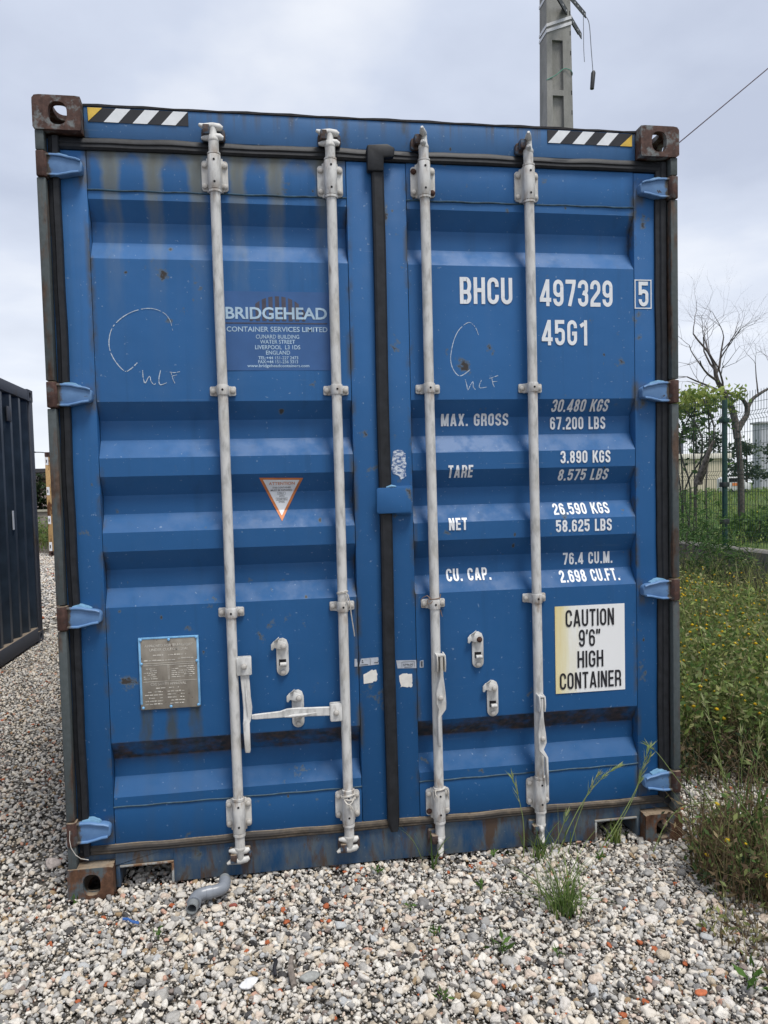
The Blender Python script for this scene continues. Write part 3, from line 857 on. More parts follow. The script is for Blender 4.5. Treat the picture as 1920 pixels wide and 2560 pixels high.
# --- hinges
def hinge(nm, s_, z0, z1):
    zc_ = (z0 + z1) / 2; h = (z1 - z0)
    def X(x): return x if s_ < 0 else CW - x
    root_mb = MB()
    outl = [(0.034, -0.43), (0.075, -0.43), (0.098, -0.38), (0.122, -0.31), (0.146, -0.28), (0.156, -0.21), (0.158, 0.10), (0.152, 0.22), (0.136, 0.29), (0.112, 0.33), (0.088, 0.40), (0.066, 0.42), (0.034, 0.42)]
    poly = [(X(x), zc_ + t * h) for x, t in outl]
    root_mb.prism(poly, 0.016, 0.052)
    hg = root_mb.build('hinge', M_hinge, DOORS[nm], bevel=0.005)
    # raised flanges along both edges
    fl = MB()
    for sg, pts in ((1, outl[7:]), (-1, outl[:5])):
        secs = []
        for x, t in pts:
            z = zc_ + t * h - sg * 0.003
            secs.append([(X(x), 0.020, z - 0.0045), (X(x), 0.0095, z - 0.003), (X(x), 0.0085, z + 0.001), (X(x), 0.011, z + 0.0045), (X(x), 0.020, z + 0.0055)])
        fl.sweep(secs)
    return fl, z0, z1, X
for nm, s_ in (('L', -1), ('R', 1)):
    d = DOORS[nm]
    for z0, z1 in HZ:
        fl, a, b, X = hinge(nm, s_, z0, z1)
        fl.build('hinge_rib', M_hinge, d, angle=50)
        zc_ = (a + b) / 2
        mb = MB()
        mb.prism([(X(x), y) for x, y in ((0.004, 0.002), (0.030, -0.002), (0.040, 0.012), (0.040, 0.045), (0.006, 0.045))], a, b, 'z')
        mb.build('hinge_barrel', M_barrel, d, bevel=0.004)
        mb = MB()
        secs = []
        r_ = random.Random(int(a * 1000) + s_)
        for i in range(9):
            x = 0.055 + 0.066 * i / 8; hgt = 0.006 + 0.007 * math.sin(math.pi * i / 8) + r_.uniform(-0.0015, 0.0015)
            z = zc_ + (b - a) * 0.41 - max(0, x - 0.075) * 0.22
            secs.append([(X(x), 0.022, z), (X(x), 0.046, z), (X(x), 0.046, z + hgt), (X(x), 0.024, z + hgt * 0.8)])
        mb.sweep(secs); mb.build('paint_touch_up', M_hingep, d, angle=60)

# --- locking gear
RODS = [(0.626, 0.619), (1.046, 1.044), (1.408, 1.401), (1.826, 1.816)]   # x at the foot and at the head
YROD, RR = 0.014, 0.0188
bolt_mb = MB()
bolt_mb.sweep([[(0.0092 * q * math.cos(a), y, 0.0092 * q * math.sin(a)) for a in [2 * math.pi * i / 12 for i in range(12)]] for y, q in ((0.0, 1.25), (-0.002, 1.25), (-0.0022, 1.0), (-0.0075, 0.95), (-0.0092, 0.6))])
bolt_me = bolt_mb.mesh('bolt', angle=40); bolt_me.materials.append(M_bolt)
rbolt_me = bolt_mb.mesh('bolt', angle=40); rbolt_me.materials.append(M_rbolt)
hole_mb = MB(); hole_mb.sweep([[(0.0042 * math.cos(a), y, 0.0042 * math.sin(a)) for a in [2 * math.pi * i / 12 for i in range(12)]] for y in (0.0, -0.0008)])
hole_me = hole_mb.mesh('grease_hole'); hole_me.materials.append(M_slot)
def put(me, loc, parent, name):
    o = bpy.data.objects.new(name, me); COL.objects.link(o); o.parent = parent; o.location = loc; return o
def omega(x, r=0.0235):
    pts = [(x - 0.030, 0.047), (x - 0.030, 0.041), (x - r - 0.002, 0.039), (x - r, 0.033)]
    for i in range(13):
        a = math.pi - math.pi * i / 12
        pts.append((x + r * math.cos(a), YROD - r * math.sin(a)))
    pts += [(x + r, 0.033), (x + r + 0.002, 0.039), (x + 0.030, 0.041), (x + 0.030, 0.047)]
    return pts
def bearing(x, z0, z1, parent, top, rust=()):
    mb_ = MB(); mb_.prism(rrect(x - 0.048, x + 0.048, z0, z1, 0.012), 0.0405, 0.0485)
    mb_.prism(omega(x), z0 - (0.004 if top else 0.010), z1 + (0.008 if top else 0.004), 'z')
    b = mb_.build('bearing_bracket', M_galv, parent, bevel=0.0015)
    for zz in ((z1 + 0.009, z1 + 0.017), (z0 - 0.015, z0 - 0.005)) if top else ((z1 + 0.005, z1 + 0.016), (z0 - 0.022, z0 - 0.011)):
        mb_ = MB(); mb_.lathe([(0.019, zz[0]), (0.0235, zz[0] + 0.001), (0.0235, zz[1] - 0.001), (0.019, zz[1])], (x, YROD), 24)
        mb_.build('bearing_collar', M_galv, parent)
    k = 0
    for dx_ in (-0.0365, 0.0365):
        for zz in (z0 + 0.017, z1 - 0.019):
            put(rbolt_me if k in rust else bolt_me, (x + dx_, 0.0405, zz), parent, 'bolt'); k += 1
    for zz in (z0 + 0.018, z1 - 0.014): put(hole_me, (x, YROD - 0.0236, zz), parent, 'grease_hole')
def clamp(x, zc_, parent):
    mb_ = MB(); mb_.prism(rrect(x - 0.048, x + 0.048, zc_ - 0.0175, zc_ + 0.0175, 0.006), 0.0405, 0.0485)
    mb_.prism(omega(x, 0.0222), zc_ - 0.0185, zc_ + 0.0185, 'z')
    mb_.build('rod_clamp', M_galv, parent, bevel=0.0015)
    for dx_ in (-0.036, 0.036): put(bolt_me, (x + dx_, 0.0405, zc_), parent, 'bolt')
    put(hole_me, (x, YROD - 0.0223, zc_), parent, 'grease_hole')
def cam_end(x, z, sgn, rot, parent):
    """forged cam head: neck, cross bar with horns, two lower fins"""
    mb_ = MB()
    S = sgn
    mb_.lathe([(0.0188, 0.0), (0.0205, S * 0.003), (0.0195, S * 0.010), (0.015, S * 0.020), (0.0135, S * 0.050), (0.012, S * 0.060)], (0, 0), 18)
    mb_.tube([(-0.050, 0.0, S * 0.060), (-0.034, 0, S * 0.053), (0, 0, S * 0.054), (0.024, 0, S * 0.052), (0.034, 0, S * 0.048)], [0.005, 0.011, 0.0145, 0.013, 0.008], 10)
    mb_.tube([(-0.042, 0.002, S * 0.012), (-0.028, 0, S * 0.013), (0, 0, S * 0.019), (0.025, 0, S * 0.018), (0.036, 0, S * 0.014)], [0.005, 0.010, 0.0135, 0.012, 0.007], 10)
    o = mb_.build('cam_head', M_galv, parent, merge=0, angle=50)
    o.location = (x, YROD, z); o.rotation_euler = (0, 0, rot)
    return o
def keeper(x, z, sgn, parent, left_only=False):
    mb_ = MB(); S = sgn
    r_ = (-1,) if left_only else (-1, 1)
    for sd in r_:
        xa, xb = sorted((x + sd * 0.010, x + sd * (0.043 if not left_only else 0.046)))
        za, zb = sorted((z + S * 0.004, z + S * 0.047))
        mb_.prism(rrect(xa, xb, za, zb, 0.010), 0.026, 0.047)
    xa, xb = x - 0.036, x - 0.012
    za, zb = sorted((z + S * 0.016, z + S * 0.050))
    mb_.box(xa, xb, -0.004, 0.028, za, zb)
    mb_.build('cam_keeper', M_keeper, parent, bevel=0.003)
ROD_TOP = [2.764, 2.762, 2.772, 2.772]; ROD_BOT = [0.142, 0.146, 0.110, 0.122]
BTOP = [(2.597, 2.708), (2.592, 2.706), (2.602, 2.716), (2.598, 2.714)]
BBOT = [(0.207, 0.316), (0.205, 0.313), (0.184, 0.291), (0.189, 0.300)]
CUP = [1.8675, 1.868, 1.8715, 1.873]; CLO = [1.038, 1.0415, 1.0345, 1.0375]
bars = []
for i, (xb, xt) in enumerate(RODS):
    def rx(z): return xb + (xt - xb) * (z - 0.35) / 2.2
    mb = MB()
    n = 24
    mb.tube([(rx(z) + 0.0006 * math.sin(z * 5 + i), YROD, z) for z in [ROD_BOT[i] + (ROD_TOP[i] - ROD_BOT[i]) * t / n for t in range(n + 1)]], RR, 22)
    bar = mb.build('locking_bar', M_galv, cont)
    bars.append(bar)
    bearing(rx(2.65), *BTOP[i], bar, True, (1, 2) if i == 2 else ())
    bearing(rx(0.26), *BBOT[i], bar, False, (0,) if i == 2 else ())
    clamp(rx(1.87), CUP[i], bar); clamp(rx(1.04), CLO[i], bar)
    cam_end(rx(2.75), ROD_TOP[i], 1, 0.0 if i < 2 else rad(72), bar)
    cam_end(rx(0.15), ROD_BOT[i], -1, rad(8) if i < 2 else rad(78), bar)
    keeper(rx(2.75), 2.770, 1, bar, i >= 2); keeper(rx(0.15), 0.134, -1, bar, i >= 2)

def hub(x0, x1, z0, z1, parent, pin):
    mb_ = MB()
    mb_.prism(rrect(x0, x1, z0, z1, 0.006), -0.006, 0.001); mb_.prism(rrect(x0, x1, z0, z1, 0.006), 0.019, 0.026)
    e_ = (x1 - 0.005, x1) if pin > 0 else (x0, x0 + 0.005)
    mb_.box(e_[0], e_[1], 0.0008, 0.0192, z0 + 0.028, z1 - 0.004)
    mb_.build('handle_hub', M_galv, parent, bevel=0.0015)
    put(bolt_me, ((x0 + x1) / 2, -0.006, (z0 + z1) / 2), parent, 'bolt')
def bar_sweep(secs, parent, vertical=True, nm='handle'):
    """sections: (x, z, half width, y front, thickness)"""
    rings = []
    for x, z, hw, y, t in secs:
        c = min(0.0025, hw * 0.45, t * 0.4)
        if vertical:
            rings.append([(x - hw + c, y, z), (x + hw - c, y, z), (x + hw, y + c, z), (x + hw, y + t - c, z), (x + hw - c, y + t, z), (x - hw + c, y + t, z), (x - hw, y + t - c, z), (x - hw, y + c, z)])
        else:
            rings.append([(x, y, z - hw + c), (x, y, z + hw - c), (x, y + c, z + hw), (x, y + t - c, z + hw), (x, y + t, z + hw - c), (x, y + t, z - hw + c), (x, y + t - c, z - hw), (x, y + c, z - hw)])
    mb_ = MB(); mb_.sweep(rings); return mb_.build(nm, M_galv, parent, angle=40)
# first bar: handle hanging straight down
hub(0.637, 0.693, 0.803, 0.871, bars[0], 1)
bar_sweep([(0.667, 0.835, 0.016, 0.004, 0.012), (0.667, 0.790, 0.0165, 0.002, 0.012), (0.671, 0.72, 0.0155, -0.004, 0.011), (0.674, 0.68, 0.0165, -0.006, 0.010), (0.672, 0.640, 0.015, -0.006, 0.010), (0.667, 0.622, 0.0125, -0.016, 0.011), (0.669, 0.52, 0.0105, -0.016, 0.011), (0.669, 0.511, 0.0085, -0.014, 0.008)], bars[0])
mb = MB(); mb.tube([(0.668, -0.0045, 0.775), (0.670, -0.008, 0.73), (0.674, -0.011, 0.68), (0.674, -0.010, 0.65)], [0.001, 0.003, 0.004, 0.001], 8); mb.build('handle_rib', M_galv, bars[0])
# second bar: handle latched across to the left
hub(0.984, 1.030, 0.604, 0.672, bars[1], -1)
bar_sweep([(1.01, 0.642, 0.015, 0.004, 0.012), (0.980, 0.643, 0.0172, 0.000, 0.012), (0.90, 0.647, 0.0168, -0.004, 0.011), (0.862, 0.6485, 0.0185, -0.008, 0.010), (0.82, 0.6500, 0.0160, -0.008, 0.010), (0.795, 0.647, 0.0125, -0.012, 0.010), (0.70, 0.645, 0.0100, -0.014, 0.010), (0.688, 0.645, 0.0085, -0.013, 0.008)], bars[1], False)
mb = MB(); mb.tube([(0.810, -0.012, 0.637), (0.84, -0.016, 0.640), (0.875, -0.016, 0.641), (0.935, -0.007, 0.644)], [0.002, 0.0065, 0.0065, 0.001], 8); mb.build('handle_rib', M_galv, bars[1])
# third and fourth bars: handles folded against the bar, seen on edge
def edge_hub(x, z0, z1, parent, w=0.018):
    mb_ = MB()
    for sd in (-1, 1):
        a, b = sorted((x + sd * (w - 0.0055), x + sd * w)); mb_.prism([(y, z) for y, z in ((0.004, z0), (-0.036, z0 + 0.004), (-0.042, (z0 + z1) / 2), (-0.036, z1 - 0.006), (0.004, z1))], a, b, 'x')
    mb_.box(x - w + 0.006, x + w - 0.006, -0.036, -0.004, z1 - 0.012, z1 - 0.004)
    mb_.build('handle_hub', M_galv, parent, bevel=0.0018)
edge_hub(1.416, 0.772, 0.848, bars[2])
bar_sweep([(1.417, 0.835, 0.0055, -0.038, 0.028), (1.417, 0.760, 0.006, -0.038, 0.026), (1.416, 0.735, 0.011, -0.034, 0.014), (1.413, 0.695, 0.019, -0.030, 0.010), (1.414, 0.655, 0.0205, -0.030, 0.010), (1.418, 0.628, 0.015, -0.030, 0.012), (1.405, 0.602, 0.0065, -0.034, 0.020), (1.405, 0.49, 0.0055, -0.034, 0.024), (1.406, 0.482, 0.004, -0.030, 0.018)], bars[2])
put(bolt_me, (1.412, -0.030, 0.675), bars[2], 'bolt')
edge_hub(1.822, 0.588, 0.660, bars[3], 0.0135)
bar_sweep([(1.822, 0.645, 0.005, -0.036, 0.026), (1.821, 0.580, 0.0055, -0.036, 0.024), (1.820, 0.55, 0.010, -0.032, 0.014), (1.822, 0.50, 0.0165, -0.028, 0.010), (1.825, 0.465, 0.0165, -0.028, 0.010), (1.818, 0.436, 0.011, -0.028, 0.010), (1.838, 0.407, 0.0055, -0.036, 0.018), (1.841, 0.31, 0.0045, -0.036, 0.022), (1.842, 0.294, 0.0035, -0.032, 0.016)], bars[3])
put(bolt_me, (1.825, -0.028, 0.483), bars[3], 'bolt')

# --- handle retainers on the doors
def retainer(xc, z0, z1, parent, rust=False):
    w = 0.0232
    pts = [(xc + w * math.cos(a), z0 + w + w * math.sin(a)) for a in [math.pi + math.pi * i / 10 for i in range(11)]]
    zt = z1 - 0.026
    pts += [(xc + w, zt), (xc + w - 0.006, zt + 0.018), (xc + 0.004, z1), (xc - 0.012, z1 - 0.002), (xc - w, zt - 0.008)]
    mb_ = MB(); mb_.prism(pts, 0.041, 0.0485)
    r_ = mb_.build('handle_retainer', M_galv, parent, bevel=0.0012)
    mb_ = MB(); mb_.prism([(xc - 0.013, z0 + 0.052), (xc + 0.013, z0 + 0.052), (xc + 0.013, z0 + 0.064), (xc - 0.013, z0 + 0.064)], 0.0402, 0.042)
    mb_.prism([(xc - 0.014, z0 + 0.040), (xc - 0.009, z0 + 0.040), (xc - 0.009, z0 + 0.0645), (xc - 0.014, z0 + 0.0645)], 0.0404, 0.042)
    mb_.build('retainer_slot', M_slot, r_)
    mb_ = MB(); mb_.tube([(xc - 0.011, 0.030, z0 + 0.046), (xc + 0.014, 0.030, z0 + 0.046)], 0.0085, 12)
    mb_.box(xc - 0.010, xc + 0.013, 0.024, 0.041, z0 + 0.040, z0 + 0.053)
    mb_.build('retainer_tongue', M_galv, r_, bevel=0.002)
    # swivelling catch with its upturned thumb
    bx_, bz = xc + 0.004, z1 - 0.030
    cp = [(bx_ + 0.013, bz - 0.004), (bx_ + 0.010, bz + 0.012), (bx_ - 0.004, bz + 0.018), (bx_ - 0.020, bz + 0.024), (bx_ - 0.036, bz + 0.021), (bx_ - 0.047, bz + 0.008), (bx_ - 0.047, bz - 0.012), (bx_ - 0.041, bz - 0.014), (bx_ - 0.034, bz - 0.005), (bx_ - 0.018, bz - 0.010), (bx_ - 0.006, bz - 0.014), (bx_ + 0.006, bz - 0.013)]
    mb_ = MB(); mb_.prism(cp, 0.030, 0.0375)
    mb_.sweep([[(bx_ - 0.036 + 0.016 * t, 0.030 - 0.016 * t, bz + 0.018 + 0.017 * t), (bx_ - 0.020 + 0.004 * t, 0.030 - 0.016 * t, bz + 0.020 + 0.018 * t), (bx_ - 0.020 + 0.004 * t, 0.036 - 0.016 * t, bz + 0.022 + 0.018 * t), (bx_ - 0.036 + 0.016 * t, 0.036 - 0.016 * t, bz + 0.020 + 0.017 * t)] for t in (0.0, 0.5, 1.0)])
    mb_.build('retainer_catch', M_galv, r_, bevel=0.0012)
    put(rbolt_me if rust else bolt_me, (bx_, 0.030, bz), r_, 'bolt')
    put(bolt_me, (xc, 0.041, z0 + 0.014), r_, 'bolt')
retainer(0.811, 0.782, 0.928, DOORS['L']); retainer(0.864, 0.577, 0.724, DOORS['L'])
retainer(1.585, 0.766, 0.912, DOORS['R'], True); retainer(1.643, 0.565, 0.712, DOORS['R'])

# ================================================================== lettering
S_ = 0.152
def arc(cx, cy, rx, ry, a0, a1, n=9):
    return [(cx + rx * math.cos(rad(a0 + (a1 - a0) * i / n)), cy + ry * math.sin(rad(a0 + (a1 - a0) * i / n))) for i in range(n + 1)]
def glyph(ch, w=0.48, s=S_):
    L, R, B, T = s / 2, w - s / 2, s / 2, 1 - s / 2
    c = w / 2; r = (R - L) / 2; ry = r * 1.1
    top = arc(c, T - ry, r, ry, 180, 0); bot = arc(c, B + ry, r, ry, 0, -180)
    if ch in 'O0': return w, [top + bot + [(L, B + ry), (L, T - ry)]]
    if ch == 'C': return w, [[(R, 0.65), (R, T - ry)] + top[::-1] + [(L, B + ry)] + bot[::-1] + [(R, 0.35)]]
    if ch == 'G': return w, [[(R, 0.68), (R, T - ry)] + top[::-1] + [(L, B + ry)] + bot[::-1] + [(R, 0.47 + s / 2)], [(c, 0.47), (w, 0.47)]]
    if ch == 'U': return w, [[(L, 1), (L, B + ry)] + bot[::-1] + [(R, 1)]]
    if ch == 'H': return w, [[(L, 0), (L, 1)], [(R, 0), (R, 1)], [(s, 0.52), (w - s, 0.52)]]
    if ch == 'I': return s, [[(s / 2, 0), (s / 2, 1)]]
    if ch == '1': return w * 0.8, [[(w * 0.8 - s / 2, 0), (w * 0.8 - s / 2, 1)], [(w * 0.8 - s, 0.86), (0.05, 0.76)]]
    if ch == 'T': return w * 0.95, [[(0, T), (w * 0.95, T)], [(w * 0.475, 0), (w * 0.475, 1 - s)]]
    if ch == 'L': return w * 0.85, [[(L, 0), (L, 1)], [(s, B), (w * 0.85, B)]]
    if ch == 'E': return w * 0.88, [[(L, 0), (L, 1)], [(s, B), (w * 0.88, B)], [(s, T), (w * 0.88, T)], [(s, 0.52), (w * 0.82, 0.52)]]
    if ch == 'F': return w * 0.86, [[(L, 0), (L, 1)], [(s, T), (w * 0.86, T)], [(s, 0.5), (w * 0.8, 0.5)]]
    if ch in 'PRBD':
        k = 0.24
        ub = [(s, T), (R - 0.12, T)] + arc(R - 0.12, T - k, 0.12, k, 90, -90) + [(s, T - 2 * k)]
        m_ = T - 2 * k
        if ch == 'P': return w, [[(L, 0), (L, 1)], ub]
        if ch == 'R': return w, [[(L, 0), (L, 1)], ub, [(R - 0.13, m_)] + arc(R - 0.10, m_ - 0.12, 0.10, 0.12, 90, 0) + [(R, 0)]]
        if ch == 'B': return w, [[(L, 0), (L, 1)], ub, [(s, B), (R - 0.12, B)] + arc(R - 0.12, (m_ + B) / 2, 0.12, (m_ - B) / 2, -90, 90) + [(s, m_)]]
        return w, [[(L, 0), (L, 1)], [(s, T), (R - 0.16, T)] + arc(R - 0.16, T - 0.18, 0.16, 0.18, 90, 0) + arc(R - 0.16, B + 0.18, 0.16, 0.18, 0, -90) + [(s, B)]]
    if ch == 'N': return w, [[(L, 0), (L, 1)], [(R, 0), (R, 1)], [(L + 0.01, 1 - 0.02), (R - 0.01, 0.02)]]
    if ch == 'M':
        W_ = w * 1.32
        return W_, [[(L, 0), (L, 1)], [(W_ - L, 0), (W_ - L, 1)], [(L + 0.02, 0.98), (W_ / 2, 0.03)], [(W_ - L - 0.02, 0.98), (W_ / 2, 0.03)]]
    if ch == 'A': return w * 1.12, [[(s * 0.5, 0), (w * 0.56 - 0.01, 1)], [(w * 1.12 - s * 0.5, 0), (w * 0.56 + 0.01, 1)], [(0.17, 0.26), (w * 1.12 - 0.17, 0.26)]]
    if ch == 'X': return w * 1.06, [[(s * 0.5, 0), (w * 1.06 - s * 0.5, 1)], [(s * 0.5, 1), (w * 1.06 - s * 0.5, 0)]]
    if ch == 'K': return w * 1.08, [[(L, 0), (L, 1)], [(s, 0.42), (w - 0.03, 1)], [(s + 0.09, 0.52), (w + 0.01, 0)]]
    if ch in 'S':
        return w, [[(R, 0.70), (R, T - ry * 0.9)] + arc(c, T - ry * 0.9, r, ry * 0.9, 0, 180) + [(L, 0.68), (L + 0.02, 0.60), (R - 0.02, 0.42), (R, 0.33)] + arc(c, B + ry * 0.9, r, ry * 0.9, 0, -180) + [(L, 0.30)]]
    if ch == '4': return w * 1.1, [[(w * 0.78, 0), (w * 0.78, 1)], [(w * 0.76, 0.97), (0.07, 0.26)], [(0.0, 0.235), (w * 1.1, 0.235)]]
    if ch == '7': return w, [[(0, T), (w, T)], [(w - s * 0.5, T), (w * 0.72, 0.62), (w * 0.36, 0)]]
    if ch == '2': return w, [[(L, 0.66), (L, T - ry)] + top + [(R, 0.64), (R - 0.03, 0.55), (L + 0.02, 0.24), (L, 0.14)], [(0, B), (w, B)]]
    if ch == '3':
        return w, [[(L, 0.70), (L, T - ry * 0.9)] + arc(c, T - ry * 0.9, r, ry * 0.9, 180, 0) + [(R, 0.66)] + arc(c, 0.62, r, 0.10, 0, -80, 4), [(c - 0.02, 0.515)] + arc(c, 0.40, r, 0.10, 80, 0, 4) + arc(c, B + ry * 0.9, r, ry * 0.9, 0, -180) + [(L, 0.30)]]
    if ch == '5':
        return w, [[(s, T), (w - 0.02, T)], [(L, 1), (L, 0.46)], [(s * 0.7, 0.48)] + arc(c, 0.50, r, 0.11, 150, 0, 5) + [(R, B + ry)] + arc(c, B + ry, r, ry, 0, -180) + [(L, 0.29)]]
    if ch in '69':
        k_ = 0.36
        lo = arc(c, 0.42, r, 0.16, 0, 180, 8)
        P = [[(R, 0.72), (R, T - ry)] + arc(c, T - ry, r, ry, 0, 180) + [(L, B + ry)] + arc(c, B + ry, r, ry, 180, 360) + [(R, 0.42)], lo]
        if ch == '9': P = [[(w - x, 1 - y) for x, y in q] for q in P]
        return w, P
    if ch == '8':
        q1 = arc(c, 0.745, r * 0.92, 1 - s / 2 - 0.745, 0, 180, 8) + arc(c, 0.745, r * 0.92, 0.745 - 0.52, 180, 360, 8)
        q2 = arc(c, 0.29, r, 0.52 - 0.29, 0, 180, 8) + arc(c, 0.29, r, 0.29 - s / 2, 180, 360, 8)
        return w, [q1, q2]
    if ch == '.': return s * 1.05, [[(s * 0.52, 0), (s * 0.52, s * 1.05)]]
    if ch == "'": return s, [[(s * 0.62, 1), (s * 0.36, 0.72)]]
    if ch == '"': return s * 2.5, [[(s * 0.62, 1), (s * 0.36, 0.72)], [(s * 2.0, 1), (s * 1.74, 0.72)]]
    return w * 0.55, []
def text_strokes(txt, gap=0.105, s=S_):
    out = []; x = 0.0
    for ch in txt:
        w, st = glyph(ch, s=s)
        for p in st: out.append([(a + x, b) for a, b in p])
        x += w + gap
    return out, x - gap
def lettering(name, txt, x0, x1, z0, z1, mat, parent, yf=None, s=S_, gap=0.105, lift=0.0013, lean=None):
    st, wd = text_strokes(txt, gap, s)
    sx = (x1 - x0) / wd; sz = z1 - z0
    mb_ = MB(); lay = 0
    ym = surf if yf is None else (lambda z: yf)
    for p in st:
        lay += 1
        # resample so that strokes follow the folds of the sheet
        q = []
        for a, b in zip(p[:-1], p[1:]):
            n = max(1, int(math.hypot((b[0] - a[0]) * sx, (b[1] - a[1]) * sz) / 0.006))
            q += [(a[0] + (b[0] - a[0]) * i / n, a[1] + (b[1] - a[1]) * i / n) for i in range(n)]
        q.append(p[-1])
        closed = math.hypot(p[0][0] - p[-1][0], p[0][1] - p[-1][1]) < 1e-6
        V = []
        for i, (a, b) in enumerate(q):
            if closed: pr, nx_ = q[i - 1 if i > 0 else -2], q[(i + 1) if i < len(q) - 1 else 1]
            else: pr, nx_ = q[max(i - 1, 0)], q[min(i + 1, len(q) - 1)]
            dx_, dz_ = nx_[0] - pr[0], nx_[1] - pr[1]
            l_ = math.hypot(dx_, dz_) or 1
            nx2, nz2 = -dz_ / l_ * s / 2, dx_ / l_ * s / 2
            for sg in (1, -1):
                xx = x0 + (a + sg * nx2) * sx; zz = z0 + min(1.0, max(0.0, b + sg * nz2)) * sz
                V.append((xx, ym(zz) - lift - 0.00022 * (lay % 4), zz))
        F = [(2 * i, 2 * i + 2, 2 * i + 3, 2 * i + 1) for i in range(len(q) - 1)]
        mb_.add(V, F)
    return mb_.build(name, mat, parent, smooth=False, merge=0)
def font_text(name, txt, x0, x1, z0, z1, mat, parent, y, bold=0.0, spacing=1.0):
    cu = bpy.data.curves.new('t', 'FONT'); cu.body = txt; cu.offset = bold; cu.space_character = spacing; cu.resolution_u = 3
    ob = bpy.data.objects.new('t', cu); COL.objects.link(ob)
    dg = bpy.context.evaluated_depsgraph_get(); dg.update()
    me = bpy.data.meshes.new_from_object(ob.evaluated_get(dg))
    bpy.data.objects.remove(ob); bpy.data.curves.remove(cu)
    n = len(me.vertices); co = np.empty(n * 3, np.float32); me.vertices.foreach_get('co', co); co = co.reshape(-1, 3)
    mn, mx = co.min(0), co.max(0)
    out = np.empty_like(co)
    out[:, 0] = x0 + (co[:, 0] - mn[0]) / (mx[0] - mn[0]) * (x1 - x0)
    out[:, 2] = z0 + (co[:, 1] - mn[1]) / (mx[1] - mn[1]) * (z1 - z0)
    out[:, 1] = y if not callable(y) else [y(z) for z in out[:, 2]]
    me.vertices.foreach_set('co', out.ravel()); me.update(); me.materials.clear(); me.name = name
    return link(name, me, mat, parent)

DR, DL = DOORS['R'], DOORS['L']
lettering('serial_lettering', 'BHCU', 1.541, 1.754, 2.203, 2.306, M_white, cont, gap=0.10)
lettering('serial_lettering', '497329', 1.867, 2.174, 2.198, 2.303, M_white, cont, gap=0.10)
lettering('serial_lettering', '5', 2.285, 2.327, 2.201, 2.300, M_white, cont, yf=0.0478)
mb = MB()
for (a, b, c, d) in ((2.268, 2.341, 2.304, 2.308), (2.268, 2.341, 2.192, 2.196), (2.268, 2.272, 2.196, 2.304), (2.337, 2.341, 2.196, 2.304)): mb.box(a, b, 0.0465, 0.0479, c, d)
mb.build('check_digit_box', M_white, cont, merge=0)
lettering('size_code_lettering', '45G1', 1.873, 2.064, 2.044, 2.144, M_white, cont, gap=0.12)
for txt, a, b, c, d in (('MAX. GROSS', 1.466, 1.744, 1.732, 1.780), ('TARE', 1.481, 1.582, 1.526, 1.575), ('NET', 1.479, 1.554, 1.319, 1.367), ('CU. CAP.', 1.474, 1.658, 1.113, 1.162),
                        ('30.480 KGS', 1.919, 2.161, 1.783, 1.830), ('67.200 LBS', 1.921, 2.159, 1.713, 1.764), ('3.890 KGS', 1.945, 2.158, 1.574, 1.624), ('8.575 LBS', 1.943, 2.157, 1.505, 1.550),
                        ('26.590 KGS', 1.921, 2.161, 1.367, 1.413), ('58.625 LBS', 1.922, 2.161, 1.297, 1.346), ('76.4 CU.M.', 1.969, 2.185, 1.159, 1.208), ('2.698 CU.FT.', 1.946, 2.203, 1.090, 1.137)):
    lettering('weight_lettering', txt, a, b, c, d, M_white, cont, s=0.17, gap=0.12)
# caution sheet
mb = MB(); mb.box(1.912, 2.213, 0.0478, 0.0488, 0.637, 0.995); sh = mb.build('caution_sign', M_caut, cont)
for txt, a, b, c, d in (('CAUTION', 1.957, 2.166, 0.909, 0.979), ("9'6\"", 2.013, 2.106, 0.825, 0.896), ('HIGH', 2.006, 2.118, 0.739, 0.808), ('CONTAINER', 1.929, 2.195, 0.653, 0.721)):
    lettering('caution_lettering', txt, a, b, c, d, M_black, sh, yf=0.0475, s=0.135, gap=0.10)
# hazard strips on the header
for sgn, xa, xb in ((-1, 0.178, 0.530), (1, 1.906, 2.260)):
    mb = MB(); mb.box(xa, xb, 0.0440, 0.0456, 2.830, 2.880); hzs = mb.build('hazard_strip', M_black, cont)
    w = xb - xa
    stripes = [(0.155, 0.30), (0.44, 0.585), (0.725, 0.87)] if sgn < 0 else [(0.005, 0.145), (0.29, 0.43), (0.575, 0.715)]
    for a, b in stripes:
        mb = MB(); sh_ = 0.125
        mb.prism([(xa + w * a, 2.8305), (xa + w * b, 2.8305), (xa + w * min(1, b + sh_), 2.8795), (xa + w * min(1, a + sh_), 2.8795)], 0.0430, 0.0438)
        mb.build('white_stripe', M_white, hzs)
    mb = MB()
    mb.prism([(xa, 2.8795), (xa + w * 0.145, 2.8795), (xa + 0.002, 2.8315)] if sgn < 0 else [(xb, 2.8305), (xb, 2.8760), (xb - w * 0.145, 2.8305)], 0.0430, 0.0438)
    mb.build('yellow_triangle', M_yel, hzs)
